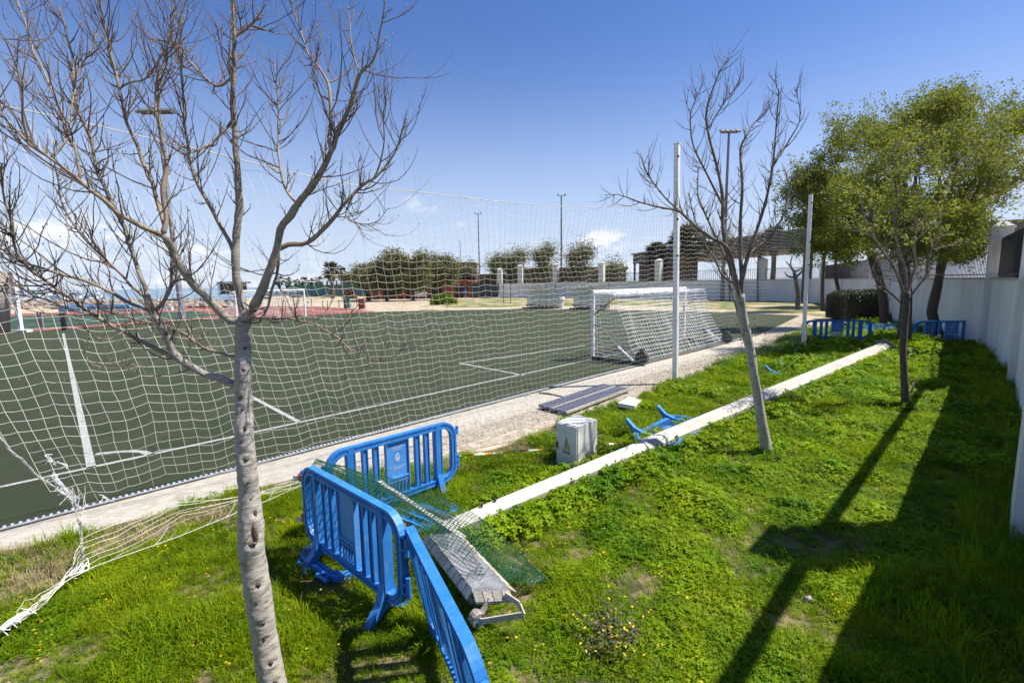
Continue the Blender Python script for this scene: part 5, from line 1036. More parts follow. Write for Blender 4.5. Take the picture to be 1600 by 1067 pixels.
for k in range(10):
    a = G(128 + rr.uniform(-4, 8), 880 - rr.uniform(0, 40), .12 + rr.uniform(0, .12)); strand([a, G(100, 905, .15), G(rr.uniform(40, 70), rr.uniform(930, 950), .15), G(10, 978, .13)], .0028, .010)
o = part('loose_strings', fan, M['netwhite'], nr); o['kind'] = 'stuff'
# thick frayed rope edge and white rag bundles
mb = MB(); edge = [NP(*onnet(u, v)) for u, v in ((-60, 612), (0, 684), (20, 708), (32, 716), (45, 730), (60, 745), (78, 756), (95, 770), (112, 783), (122, 792))]
E_, r_ = resample(edge, [.008] * len(edge), .04)
for s_ in range(3): mb.tube([p + Vector((.012 * math.cos(i * .9 + s_ * 2.1), 0, .012 * math.sin(i * .9 + s_ * 2.1))) for i, p in enumerate(E_)], .006, 4)
part('frayed_edge_rope', mb, M['netwhite'], nr)
def rag(px_pts, zoff, r_, n, name):
    mb = MB(); P_ = [NP(*onnet(u, v)) if zoff is None else G(u, v, zoff) for u, v in px_pts]
    for k in range(n):
        q = [p + Vector((rr.gauss(0, r_), rr.gauss(0, r_), rr.gauss(0, r_))) for p in P_]; q, w = resample(q, [.005] * len(q), .05); mb.tube(q, .0038, 4)
        e = q[rr.randrange(len(q))]; mb.tube([e, e + Vector((rr.gauss(0, .04), rr.gauss(0, .03), rr.gauss(-.02, .03)))], .0035, 4)
    part(name, mb, M['goalnet'], nr)
rag([(82, 742), (92, 755), (104, 770), (116, 780)], None, .013, 14, 'torn_bundle'); rag([(72, 710), (84, 721)], None, .008, 5, 'torn_bundle'); rag([(88, 722), (104, 728)], None, .007, 4, 'torn_bundle')
rag([(2, 984), (16, 972), (30, 962), (45, 955)], .15, .011, 11, 'knotted_end'); rag([(160, 775), (170, 782)], None, .008, 4, 'torn_bundle'); rag([(112, 898), (128, 890), (132, 880)], .16, .016, 8, 'torn_bundle')

# ================================================================== BLUE PLASTIC BARRIERS
BW, BH = 1.78, 1.0
def rrect(w, h, r_, z0, n=6, arch=0.0):
    pts = []
    for cx, cz, a0 in ((w / 2 - r_, z0 + r_, -PI / 2), (w / 2 - r_, z0 + h - r_, 0), (-w / 2 + r_, z0 + h - r_, PI / 2), (-w / 2 + r_, z0 + r_, PI)):
        for k in range(n + 1):
            a = a0 + PI / 2 * k / n; pts.append((cx + r_ * math.cos(a), cz + r_ * math.sin(a)))
    out = []
    for i, p in enumerate(pts):       # add arch to upper run
        x, z = p; out.append((x, z + (arch * (1 - (2 * x / w) ** 2) if z > z0 + h * .6 else 0)))
    return out
def ring(mb, po, pi, y0, y1):
    n = len(po); vs = [(x, y0, z) for x, z in po] + [(x, y0, z) for x, z in pi] + [(x, y1, z) for x, z in po] + [(x, y1, z) for x, z in pi]; fs = []
    for i in range(n):
        j = (i + 1) % n; fs += [(i, j, n + j, n + i), (2 * n + i, 3 * n + i, 3 * n + j, 2 * n + j), (i, 2 * n + i, 2 * n + j, j), (n + i, n + j, 3 * n + j, 3 * n + i)]
    mb.add(vs, fs)
def make_barrier():
    root = thing('crowd_barrier', 'blue plastic crowd barrier', 'barrier', (0, 0, 0), 'blue plastic crowd barriers')
    Z0, Hh = .20, .82; hw = BW / 2
    A = rrect(BW, Hh, .20, Z0, 7, .03); B = rrect(BW - .06, Hh - .05, .18, Z0 + .025, 7, .03); Cc = rrect(BW - .105, Hh - .105, .16, Z0 + .0525, 7, .03); Dd = rrect(BW - .155, Hh - .155, .145, Z0 + .0775, 7, .03)
    mb = MB(); ring(mb, A, B, -.034, .034); ring(mb, B, Cc, -.022, .022); ring(mb, Cc, Dd, -.034, .034); mbm = rrect(BW - .085, Hh - .085, .17, Z0 + .0425, 7, .03); mb2 = rrect(BW - .10, Hh - .10, .165, Z0 + .05, 7, .03); ring(mb, mbm, mb2, -.029, .029)
    part('frame', mb, M['blue'], root)
    zt = lambda x: Z0 + Hh - .095 + .03 * (1 - (2 * x / BW) ** 2)
    for x in (-.425, -.285, .285, .425, ):
        mb = MB(); mb.box(x - .026, x + .026, -.016, .016, Z0 + .085, zt(x)); mb.box(x - .034, x - .024, -.028, .028, Z0 + .085, zt(x)); mb.box(x + .024, x + .034, -.028, .028, Z0 + .085, zt(x)); part('slat', mb, M['blue'], root)
    for sx in (-1, 1):
        x = sx * .60; mb = MB(); mb.box(x - .036, x + .036, -.038, .038, .13, Z0 + Hh - .02)
        mb.box(x - .048, x - .036, -.045, .045, .13, Z0 + Hh - .06); mb.box(x + .036, x + .048, -.045, .045, .13, Z0 + Hh - .06); lg = part('leg', mb, M['blue'], root)
        for sy in (-1, 1):
            mb = MB(); p = lambda y, z: (y * sy, z); prof_ = [p(.02, .34), p(.045, .34), p(.10, .17), p(.22, .025), p(.24, 0), p(.18, 0), p(.06, .10), p(.02, .12)]
            n = len(prof_); mb.add([(x - .04, y, z) for y, z in prof_] + [(x + .04, y, z) for y, z in prof_], [tuple(range(n)), tuple(range(2 * n - 1, n - 1, -1))] + [(i, n + i, n + (i + 1) % n, (i + 1) % n) for i in range(n)]); part('foot', mb, M['blue'], lg, world=False)
        # end hinge pegs
        mb = MB(); xe = sx * (hw + .035); mb.tube([(xe, 0, .82 if sx > 0 else .70), (xe, 0, .93 if sx > 0 else .86)], .022, 8); mb.tube([(xe, 0, .34), (xe, 0, .52)], .022, 8)
        for z in (.76 if sx < 0 else .84, .87, .38, .46): mb.box(min(sx * (hw - .02), xe), max(sx * (hw - .02), xe), -.03, .03, z - .009, z + .009)
        part('hinge_peg', mb, M['blue'], root)
    # sign panel in the middle with a small grille below
    mb = MB(); mb.box(-.145, .145, -.010, .010, .50, zt(0)); mb.box(-.158, -.146, -.03, .03, Z0 + .085, zt(.15)); mb.box(.146, .158, -.03, .03, Z0 + .085, zt(.15)); mb.box(-.145, .145, -.026, .026, .475, .50); mb.box(-.145, .145, -.022, .022, .435, .45)
    sp = part('sign_panel', mb, M['bluepanel'], root)
    mb = MB()
    for k in range(5): x = -.10 + k * .05; mb.box(x - .009, x + .009, -.018, .018, Z0 + .085, .435)
    part('grille', mb, M['blue'], root)
    for sy, rot in ((-1, 0),):
        for (txt, z, sz) in (('AYUNTAMIENTO', .865, .020), ('DE CÁDIZ', .835, .030), ('INSTITUTO MUNICIPAL', .615, .021), ('DEL DEPORTE', .590, .021)):
            cu = bpy.data.curves.new('lettering', 'FONT'); cu.body = txt; cu.size = sz; cu.align_x = 'CENTER'; cu.extrude = .0008
            o = bpy.data.objects.new('lettering', cu); C.objects.link(o); bpy.context.view_layer.update(); me = bpy.data.meshes.new_from_object(o.evaluated_get(bpy.context.evaluated_depsgraph_get())); bpy.data.objects.remove(o)
            o = bpy.data.objects.new('lettering', me); C.objects.link(o); o.parent = sp; o.location = (0, sy * .0125, z); o.rotation_euler = (PI / 2, 0, rot); me.materials.clear(); me.materials.append(M['print'])
        mb = MB(); cz = .74; n = 20
        po = [(.034 * math.cos(2 * PI * k / n), cz + .044 * math.sin(2 * PI * k / n)) for k in range(n)]; pi = [(.026 * math.cos(2 * PI * k / n), cz + .035 * math.sin(2 * PI * k / n)) for k in range(n)]
        y0, y1 = sorted((sy * .0108, sy * .0125)); ring(mb, po, pi, y0, y1)
        mb.prism([(-.008, -.02), (.008, -.02), (.010, .018), (0, .028), (-.010, .018)], 0, .001) if False else None
        mb.box(-.005, .005, y0, y1, cz - .022, cz + .022); mb.box(-.018, -.009, y0, y1, cz - .018, cz + .004); mb.box(.009, .018, y0, y1, cz - .018, cz + .004); mb.box(-.016, .016, y0, y1, cz - .025, cz - .0222)
        mb.box(-.014, -.007, y0, y1, cz + .044, cz + .056); mb.box(-.003, .003, y0, y1, cz + .045, cz + .060); mb.box(.007, .014, y0, y1, cz + .044, cz + .056)
        part('emblem', mb, M['print'], sp, world=False)
    return root
BAR = make_barrier(); first_used = [False]
def place(matrix, label):
    if not first_used[0]: o = BAR; first_used[0] = True
    else: o = copy_tree(BAR)
    o['label'] = label; o.matrix_world = matrix; return o
def frame_m(origin, xdir, zdir):
    x = nrm(xdir); z = nrm(zdir - x * zdir.dot(x)); y = z.cross(x); m_ = Matrix((x, y, z)).transposed().to_4x4(); m_.translation = origin; return m_
def upright(pl, pr_, label, tilt=0.0, sink=0.0):
    """barrier whose upper left/right ends are at the world points given"""
    d = pr_ - pl; d.z = 0; mid = (pl + pr_) / 2; mid.z = -sink; x = nrm(d); y = Vector((-x.y, x.x, 0)); z = Vector((0, 0, 1)) * math.cos(tilt) + y * math.sin(tilt)
    return place(frame_m(mid, x, z), label)
def lying(foot0, foot1, updir, label, h=.06, tiltup=0.0):
    """flat on the ground: bottom rail along foot0-foot1, top towards updir"""
    x = nrm(foot1 - foot0); z = nrm(updir + Vector((0, 0, tiltup))); mid = (foot0 + foot1) / 2; mid.z = h; return place(frame_m(mid, x, z), label)
L0 = Vector((-2.01, 4.512, 1)); R0 = Vector((-1.108, 3.705, 1))
d0 = nrm(R0 - L0); midp = (L0 + R0) / 2
upright(midp + d0, midp - d0, 'dusty blue barrier standing nearest the bare tree, its shaded side to the viewer')
L1 = Vector((-1.93, 5.11, 1)); R1 = Vector((-.975, 6.01, 1)); d1 = nrm(R1 - L1); upright(L1, R1, 'bright blue barrier with white printed panel, behind the wire mesh')
A2 = G(640, 824, .99); B2 = G(733, 1006, .99); TB_T = .20; d2 = nrm(Vector((B2.x - A2.x, B2.y - A2.y, 0)))
nv_ = (A2 - Vector((0, 0, CAM_H))).cross(B2 - Vector((0, 0, CAM_H))).normalized()
x = d2; z = nrm(nv_.cross(x)); z = z if z.z > 0 else -z
yv = z.cross(x); z = nrm(z * math.cos(TB_T) + yv * math.sin(TB_T) * (1 if yv.x > 0 else -1))
mm = frame_m(Vector((0, 0, 0)), x, z); zt_ = mm.to_3x3() @ Vector((0, 0, 1.02)); org = A2 + x * .66 - zt_; mm.translation = org; mm = mm @ Matrix.Diagonal((.9, 1, 1, 1))
eo = place(mm, 'blue barrier seen edge-on at the bottom of the view, hooked to the dusty one')
for lg_ in [c for c in bpy.data.objects if c.parent == eo and c.name.startswith('leg')]:
    for ft_ in [c for c in bpy.data.objects if c.parent == lg_]: bpy.data.objects.remove(ft_)
e0, e1 = G(505, 892), G(682, 793); xd = nrm(e1 - e0); ud = Vector((-xd.y, xd.x, 0)); cc_ = (e0 + e1) / 2 - ud * .61
lo = lying(cc_ - xd, cc_ + xd, ud, 'blue barrier lying flat under the green wire mesh', .06)
def drop_feet(o):
    for lg_ in [c for c in bpy.data.objects if c.parent == o and c.name.startswith('leg')]:
        for ft_ in [c for c in bpy.data.objects if c.parent == lg_]: bpy.data.objects.remove(ft_)
drop_feet(lo)
lying(G(963, 693), G(1040, 656), nrm(G(1050, 680) - G(985, 672)), 'toppled blue barrier with two feet in the air by the metal cabinet', .15)
lying(G(1188, 586), G(1222, 573), nrm(Vector((.8, -.3, 0))), 'toppled blue barrier half hidden behind the slim bare tree', .03)
a, b = G(1262, 531, 0), G(1355, 538, 0); dd = nrm(b - a); md_ = (a + b) / 2; upright(a, a + dd * 2.0 * max(1, 1), 'left blue barrier of the far row beside the far net post') if False else None
def stand(ul, vl, ur, vr, label, tilt=0, sink=0, ztop_=1.0):
    pl = G(ul, vl, ztop_ - sink); pr_ = G(ur, vr, ztop_ - sink); return upright(pl, pr_, label, tilt, sink)
def standfit(u, v, ang, label, tilt=0, sink=0):
    c = G(u, v, 1.0 - sink); x = Vector((math.cos(ang), math.sin(ang), 0)); return upright(c - x, c + x, label, tilt, sink)
def far_row(u, v, ang, label, tilt=0, sink=0, sx=1.5):
    o = standfit(u, v, ang, label, tilt, sink); o.matrix_world = o.matrix_world @ Matrix.Diagonal((sx, 1, 1, 1)); return o
far_row(1309, 501, -.12, 'left barrier of the far row beside the far net post', 0, .05, 1.6)
far_row(1398, 506, .05, 'sunken leaning barrier in the far row before the dark hedge', .35, .52, 1.55)
far_row(1488, 502, -.14, 'right barrier of the far row against the white wall', 0, .06, 1.62)
# red tape on the pegs of the dusty barrier
tr = thing('tape_scraps', 'red and white tape wrapped round the hinge of the dusty barrier', 'tape', L0)
for z in (.86, .40):
    q = midp - d0 * .93; mb = MB(); mb.tube([(q.x, q.y, z - .035), (q.x, q.y, z + .035)], .045, 9); part('tape_wrap', mb, M['redtape'], tr)
    mb = MB(); mb.add([(q.x, q.y, z), (q.x - .09, q.y - .02, z + .02), (q.x - .10, q.y - .02, z - .04), (q.x, q.y, z - .03)], [(0, 1, 2, 3)]); part('loose_end', mb, M['plasticwhite'], tr)

# ================================================================== FALLEN FLOODLIGHT COLUMN AND ITS LAMP
pN, pF = G(690, 832, .15), G(1380, 545, .30)
fc = thing('fallen_lamp_column', 'long white octagonal lamp column lying across the grass', 'lamp column', pN)
dP = nrm(pF - pN); LP_ = (pF - pN).length
j1 = G(995, 700, .18); tj = (j1 - pN).dot(dP)
def seg(t0, t1, r0, r1, name='column_section', z0=None, n=8):
    mb = MB(); a = pN + dP * t0; b = pN + dP * t1; mb.tube([a, b], [r0, r1], n, True, PI / 8); return part(name, mb, M['polewhite'], fc)
seg(0, tj + .1, .110, .135); seg(tj, tj * 2.1, .150, .175); seg(tj * 2.1 - .05, LP_, .182, .235)
mb = MB(); e = pN + dP * LP_; mb.tube([e, e + dP * .04], [.36, .36], 8); part('base_flange', mb, M['greymetal'], fc)
mb = MB(); q = pN + dP * (LP_ - 1.2) + Vector((-.12, -.18, .1)); mb.beam(q, q + dP * .45, .10, .01, (0, -.5, 1)); part('door_plate', mb, M['galv'], fc)
for t in (.55, .75): 
    mb = MB(); q = pN + dP * t + Vector((0, 0, .12)); mb.tube([q, q + Vector((0, 0, .03))], .018, 6); part('bolt', mb, M['darkmetal'], fc)
ca0, ca1 = G(590, 752, .50), G(725, 842, .40)
mb = MB(); mb.beam(ca0, ca1, .06, .05); part('crossarm', mb, M['polewhite'], fc, bevel=.01)
mb = MB(); mb.beam(pN + dP * .3, (ca0 + ca1) / 2, .07, .05); part('bracket', mb, M['greymetal'], fc)
# luminaire
lu = thing('floodlight_housing', 'weathered metal floodlight housing with mounting bracket lying in the grass', 'floodlight', G(745, 935))
zt1 = .34; LT = [G(738, 924, zt1), G(797, 921, zt1), G(722, 838, zt1 + .08), G(667, 834, zt1 + .08)]
ax_ = nrm(LT[3] - LT[0]); wd = nrm(Vector((ax_.y, -ax_.x, 0))); wdt = .34; LTc = [LT[0], LT[1], LT[3] + (LT[1] - LT[0]) * .92, LT[3]]; wd = nrm(LT[1] - LT[0])
dn = Vector((0, 0, -.20))
mb = MB(); inn = [p + dn + (sum(LTc, Vector()) / 4 - p) * .22 for p in LTc]; mb.hexa(inn + [p - Vector((0, 0, .012)) for p in LTc]); part('housing', mb, M['lumside'], lu)
mb = MB(); mb.hexa([p - Vector((0, 0, .010)) for p in LTc] + [p + (sum(LTc, Vector()) / 4 - p) * .06 + Vector((0, 0, .012)) for p in LTc]); part('top_plate', mb, M['lumtop'], lu)
n = 10
for side in (0, 1):
    a, b = (LTc[0], LTc[3]) if side == 0 else (LTc[1], LTc[2]); sg_ = -wd if side == 0 else wd
    for k in range(n):
        p = a.lerp(b, (k + .06) / n); q = a.lerp(b, (k + .94) / n); mb = MB(); o1 = sg_ * (.045 if side == 0 else .06) + Vector((0, 0, -.06 if side == 0 else -.03)); o0 = Vector((0, 0, .004)) + sg_ * .002
        th_ = Vector((0, 0, -.02)); mb.hexa([p + o0 + th_, q + o0 + th_, q + o1 + th_, p + o1 + th_, p + o0, q + o0, q + o1, p + o1]); part('rim_tile', mb, M['tilebeige'], lu)
for k in range(4):
    p = LTc[0].lerp(LTc[1], (k + .05) / 4); q = LTc[0].lerp(LTc[1], (k + .95) / 4); o1 = -ax_ * .05 + Vector((0, 0, -.06)); th_ = Vector((0, 0, -.02)); mb = MB(); mb.hexa([p + th_, q + th_, q + o1 + th_, p + o1 + th_, p, q, q + o1, p + o1]); part('rim_tile', mb, M['tilebeige'], lu)
fc_ = LTc[0].lerp(LTc[1], .5) - ax_ * .03
h0, h1 = fc_ - wd * .16 + Vector((0, 0, -.13)), fc_ + wd * .16 + Vector((0, 0, -.07))
mb = MB(); pth = [fc_ - wd * .02 + Vector((0, 0, -.05)), h0 - ax_ * .05 - Vector((0, 0, .06)), h0 - ax_ * .12 + Vector((0, 0, -.03)), h1 - ax_ * .16 + Vector((0, 0, -.02)), h1 - ax_ * .10 + Vector((0, 0, .03)), fc_ + wd * .10 + Vector((0, 0, -.02))]
for a, b in zip(pth, pth[1:]): mb.beam(a, b, .012, .05)
part('mounting_bracket', mb, M['tilebeige'], lu)
q = h0 - ax_ * .06 + Vector((0, 0, -.05)); mb = MB(); mb.tube([q + ax_ * .05, q - ax_ * .03], .065, 14); part('pivot_drum', mb, M['lumside'], lu)
mb = MB(); mb.tube([q - ax_ * .03, q - ax_ * .055], .026, 6); part('bolt', mb, M['bluepanel'], lu)

# green welded wire mesh draped over barrier and lamp
wm = thing('wire_mesh_panel', 'green welded wire mesh panel draped from the barrier over the floodlight', 'mesh panel', G(650, 860))
near_ = [G(488, 726, 1.03), G(545, 752, .99), G(600, 785, .86), G(650, 822, .66), G(700, 862, .46), G(745, 893, .40), G(800, 905, .22), G(838, 912, .10)]
far_ = [G(500, 722, 1.03), G(565, 738, .80), G(630, 752, .62), G(690, 775, .46), G(745, 805, .36), G(790, 842, .25), G(830, 880, .14), G(862, 910, .05)]
Nn, _r1 = resample(near_, [1] * 8, .0501); Nf, _r2 = resample(far_, [1] * 8, .0501)
def at(P_, f_):
    k = f_ * (len(P_) - 1); i = min(int(k), len(P_) - 2); return P_[i].lerp(P_[i + 1], k - i)
mb = MB(); ns, nw = 62, 19; gr = [[at(Nn, i / ns).lerp(at(Nf, i / ns), j / nw) + Vector((0, 0, .02 * noise2(i * .3, j * .4, 3) + .05 * math.sin(PI * j / nw) * noise1(i * .12, 6))) for j in range(nw + 1)] for i in range(ns + 1)]
for i in range(ns + 1):
    if i > 44 and i % 1 == 0 and False: continue
    c_ = gr[i]; j0 = 0 if i < 30 or i > 46 else rr.randint(0, 3)
    mb.tube(c_[j0:], .0031, 4, False)
    if i % 2 == 0: mb.tube([c_[0], c_[0] + (c_[0] - c_[1]).normalized() * .045 + Vector((0, 0, .01))], .0021, 4, False)
for j in range(nw + 1): mb.tube([gr[i][j] for i in range(ns + 1)], .0027 if j not in (0, nw) else .0036, 4, False)
o = part('wire_grid', mb, M['meshgreen'], wm); o['kind'] = 'stuff'
mb = MB()      # the folded lower layer of the mesh
g2 = [[gr[i][j] + Vector((.02 * math.sin(i * .1), .02, -.045 - .03 * math.sin(PI * j / nw))) for j in range(nw + 1)] for i in range(0, 60)]
for c_ in g2[2:]: mb.tube(c_[2:16], .0024, 3, False)
for j in range(2, 16): mb.tube([g2[i][j] for i in range(2, 58)], .0024, 3, False)
o = part('wire_grid', mb, M['meshgreen'], wm); o['kind'] = 'stuff'
mb = MB(); q = [G(716, 895, .38), G(733, 899, .40), G(738, 889, .42), G(752, 900, .40), G(764, 886, .41)]; q, _ = resample(q, [1] * 5, .03); mb.tube(q, .0028, 5); part('loose_wire', mb, M['meshgreen'], wm)

# ================================================================== CABINET AND SMALL THINGS
c0, c1, c2 = G(870, 725), G(903, 736), G(937, 722)
e1 = nrm(c1 - c0); e2 = nrm(Vector((-e1.y, e1.x, 0))); w1 = (c1 - c0).length; w2 = (c2 - c1).length * .98; e2 = e2 if e2.dot(c2 - c1) > 0 else -e2
hc = .70; cab = thing('electric_cabinet', 'grey metal electric cabinet with a warning triangle on its door', 'cabinet', c0)
mb = MB(); B0 = [c0, c1, c1 + e2 * w2, c0 + e2 * w2]; mb.hexa([p - Vector((0, 0, .02)) for p in B0] + [p + Vector((0, 0, hc)) for p in B0]); part('body', mb, M['cabinet'], cab, bevel=.006)
mb = MB(); o_ = -e2 * .022; mb.hexa([c0 + o_ + e1 * .012 + Vector((0, 0, .03)), c1 + o_ - e1 * .012 + Vector((0, 0, .03)), c1 - e1 * .012 - e2 * .003 + Vector((0, 0, .03)), c0 + e1 * .012 - e2 * .003 + Vector((0, 0, .03))] + [c0 + o_ + e1 * .012 + Vector((0, 0, hc - .015)), c1 + o_ - e1 * .012 + Vector((0, 0, hc - .015)), c1 - e1 * .012 - e2 * .003 + Vector((0, 0, hc - .015)), c0 + e1 * .012 - e2 * .003 + Vector((0, 0, hc - .015))]); dr = part('door', mb, M['cabinet'], cab, bevel=.004)
def onface(s_, z): return c0 + e1 * (w1 * s_) - e2 * .0245 + Vector((0, 0, z))
tri = [(.33, .24), (.70, .24), (.515, .50)]; cen = (.515, .33)
mb = MB(); ti = [(cen[0] + (a - cen[0]) * .78, cen[1] + (b - cen[1]) * .78) for a, b in tri]
vs = [onface(a, b) for a, b in tri] + [onface(a, b) for a, b in ti]; mb.add(vs, [(0, 1, 4, 3), (1, 2, 5, 4), (2, 0, 3, 5)]); mb.add([onface(.49, .40) - e2 * .0005, onface(.52, .40) - e2 * .0005, onface(.505, .34) - e2 * .0005, onface(.53, .34) - e2 * .0005, onface(.49, .27) - e2 * .0005, onface(.50, .325) - e2 * .0005, onface(.48, .325) - e2 * .0005], [(0, 1, 2, 3, 4, 5, 6)])
sg1 = part('warning_triangle', mb, M['darkmetal'], cab)
mb = MB(); mb.add([onface(a, b) + e2 * .0008 for a, b in tri], [(0, 1, 2)]); part('triangle_field', mb, mat('warn_yellow', (.55, .50, .25), .6), cab)
mb = MB(); q = onface(.07, .34); mb.beam(q - Vector((0, 0, .05)), q + Vector((0, 0, .05)), .03, .03, e2); part('lock_handle', mb, M['darkmetal'], cab)
# dark panels and battens on the verge
pa, pb, pc, pd = G(840, 632, .11), G(941, 599, .11), G(987, 607, .11), G(886, 644, .11)
lx = nrm(pb - pa); lw = (pd - pa); Lx = (pb - pa).length
for k in range(2):
    a = pa + lw * (.03 + .49 * k); w_ = lw * .43; mb = MB(); q = [a, a + lx * Lx, a + lx * Lx + w_, a + w_]; root = thing('grey_panel', ['dark slatted panel lying nearest the pitch kerb', 'dark slatted panel lying nearest the grass and cabinet'][k], 'panel', a, 'dark panels lying on the verge')
    mb.hexa([p - Vector((0, 0, .045)) for p in q] + [p - Vector((0, 0, .012)) for p in q]); part('sheet', mb, M['panelblue'], root)
    for j in range(7):
        mb = MB(); c_ = a + w_ * ((j + .5) / 7); mb.beam(c_ - Vector((0, 0, .005)), c_ + lx * Lx - Vector((0, 0, .005)), .055, .012); part('slat', mb, M['panelblue'], root)
    mb = MB(); c_ = a + w_ * 1.06; mb.beam(c_ + Vector((0, 0, -.02)), c_ + lx * Lx + Vector((0, 0, -.02)), .05, .05); part('edge_batten', mb, M['wood'], root)
mb = MB(); q = [G(965, 629, .16), G(983, 619, .16), G(1002, 625, .16), G(992, 634, .16)]; mb.hexa([p - Vector((0, 0, .10)) for p in q] + q); solo('white_slab', mb, M['whitemetal'], 'small white slab lying on the grass beyond the cabinet', 'slab', q[0], bevel=.01)
mb = MB(); a, b = G(842, 614, .02), G(880, 620, .02); mb.tube([a, a.lerp(b, .4) + Vector((0, .05, .01)), b], [.03, .025, .02], 6); solo('stick', mb, M['barkdark'], 'dark stick lying on the concrete beside the kerb', 'stick', a)
mb = MB(); q = G(1263, 937, .03); mb.ball(q, (.045, .035, .04), 9, 6, .15); solo('stone', mb, M['stone'], 'grey stone in the grass inside the railing shadow', 'stone', q, smooth=True)
mb = MB(); q = G(915, 748, .04); mb.ball(q, (.09, .07, .07), 9, 6, .15); solo('stone', mb, M['whitemetal'], 'white lump wedged under the fallen column', 'stone', q, smooth=False)
# barrier tape
tpm = mat('tape_white_red', (.72, .70, .62), .5)
nt = tpm.node_tree; N = nt.nodes.new; L = nt.links.new; tcn = N('ShaderNodeTexCoord'); wv = N('ShaderNodeTexWave'); wv.inputs['Scale'].default_value = 1.1; rp = N('ShaderNodeMapRange'); rp.inputs[1].default_value = .55; rp.inputs[2].default_value = .6; mxn = N('ShaderNodeMix'); mxn.data_type = 'RGBA'
L(tcn.outputs['Object'], wv.inputs[0]); L(wv.outputs[0], rp.inputs[0]); L(rp.outputs[0], mxn.inputs['Factor']); mxn.inputs['A'].default_value = (.72, .70, .60, 1); mxn.inputs['B'].default_value = (.62, .22, .05, 1); L(mxn.outputs['Result'], nt.nodes['Principled BSDF'].inputs['Base Color'])
def tape(px, label, w=.035):
    P_ = [G(u, v, z) for u, v, z in px]; P_, _ = resample(P_, [1] * len(P_), .12); mb = MB(); vs = []; 
    for i, p in enumerate(P_):
        a = i * .55; d = nrm(P_[min(i + 1, len(P_) - 1)] - P_[max(i - 1, 0)]); s_ = nrm(d.cross(Vector((0, 0, 1)))); o_ = (s_ * math.cos(a) + Vector((0, 0, 1)) * math.sin(a)) * w / 2; vs += [p + o_, p - o_]
    mb.add(vs, [(2 * i, 2 * i + 1, 2 * i + 3, 2 * i + 2) for i in range(len(P_) - 1)]); solo('barrier_tape', mb, tpm, label, 'tape', P_[0], 'red and white tape')
tape([(718, 712, .25), (790, 706, .10), (872, 700, .30)], 'striped tape stretched from the bright blue barrier to the cabinet')
tape([(934, 694, .3), (960, 693, .12), (985, 690, .15), (1000, 688, .18)], 'crumpled tape running from the cabinet to the toppled barrier')
tape([(1118, 613, .08), (1140, 604, .1), (1166, 592, .1)], 'tape lying in the grass left of the slim bare tree'); tape([(1192, 603, .1), (1204, 596, .1)], 'short tape lying just right of the slim bare tree')
tape([(1255, 531, .5), (1245, 545, .2), (1237, 556, .05)], 'slack tape hanging off the left of the far net post'); tape([(1260, 525, .5), (1258, 540, .3), (1256, 552, .05)], 'slack tape hanging off the right of the far net post')

# ================================================================== PLANTS ON THE LAWN
def unlinked(name, mb, mats, idx=None):
    me = bpy.data.meshes.new(name); me.from_pydata(mb.v, [], mb.f); me.update()
    for m_ in mats: me.materials.append(m_)
    if idx: me.polygons.foreach_set('material_index', idx)
    return bpy.data.objects.new(name, me)
def tuft(seed, n, hmin, hmax, spread, w, bend):
    rr = random.Random(seed); mb = MB()
    for k in range(n):
        a = rr.uniform(0, 2 * PI); r_ = spread * math.sqrt(rr.random()); x, y = r_ * math.cos(a), r_ * math.sin(a); h = rr.uniform(hmin, hmax); b_ = rr.uniform(.1, bend) * h; da = a + rr.gauss(0, .8); dx, dy = math.cos(da), math.sin(da); px_, py_ = -dy * w / 2, dx * w / 2
        pts = [(x, y, 0, 1), (x + dx * b_ * .25, y + dy * b_ * .25, h * .5, .85), (x + dx * b_ * .65, y + dy * b_ * .65, h * .85, .5), (x + dx * b_, y + dy * b_, h * (1 - .25 * bend), .0)]
        o = len(mb.v)
        for (X, Y, Z, s_) in pts[:-1]: mb.v += [(X - px_ * s_, Y - py_ * s_, Z), (X + px_ * s_, Y + py_ * s_, Z)]
        X, Y, Z, s_ = pts[-1]; mb.v.append((X, Y, Z)); mb.f += [(o, o + 1, o + 3, o + 2), (o + 2, o + 3, o + 5, o + 4), (o + 4, o + 5, o + 6)]
    return mb
def clover(seed, n, rad, h, s0):
    rr = random.Random(seed); mb = MB()
    for k in range(n):
        a = rr.uniform(0, 2 * PI); r_ = rad * math.sqrt(rr.random()); x, y = r_ * math.cos(a), r_ * math.sin(a); z = h * (1 - .5 * (r_ / rad) ** 2) * rr.uniform(.35, 1.1)
        up = nrm(Vector((x * 3 + rr.gauss(0, .3), y * 3 + rr.gauss(0, .3), .9))); t1_ = nrm(up.cross(Vector((rr.gauss(0, 1), rr.gauss(0, 1), 0)))); t2_ = up.cross(t1_); s_ = s0 * rr.uniform(.7, 1.3); c_ = Vector((x, y, z))
        for j in range(3):
            b_ = 2 * PI * j / 3 + rr.uniform(-.2, .2); d = t1_ * math.cos(b_) + t2_ * math.sin(b_); e = up.cross(d); mb.add([c_, c_ + d * s_ * .6 + e * s_ * .45 + up * s_ * .15, c_ + d * s_ * 1.1 + up * s_ * .05, c_ + d * s_ * .6 - e * s_ * .45 + up * s_ * .15], [(0, 1, 2, 3)])
    return mb
variants = []
for k in range(3): variants.append(unlinked('grass_tuft_%d' % k, tuft(k + 1, 34, .05, .13, .07, .0045, .9), [M['grass']]))
for k in range(3): variants.append(unlinked('clover_clump_%d' % k, clover(k + 1, 34, .085, .07, .013), [M['clover']]))
variants.append(unlinked('tall_tuft', tuft(9, 26, .16, .34, .09, .006, 1.1), [M['grass']]))       # 6
variants.append(unlinked('straw_tuft', tuft(10, 20, .03, .10, .09, .0035, 1.6), [M['straw']]))      # 7
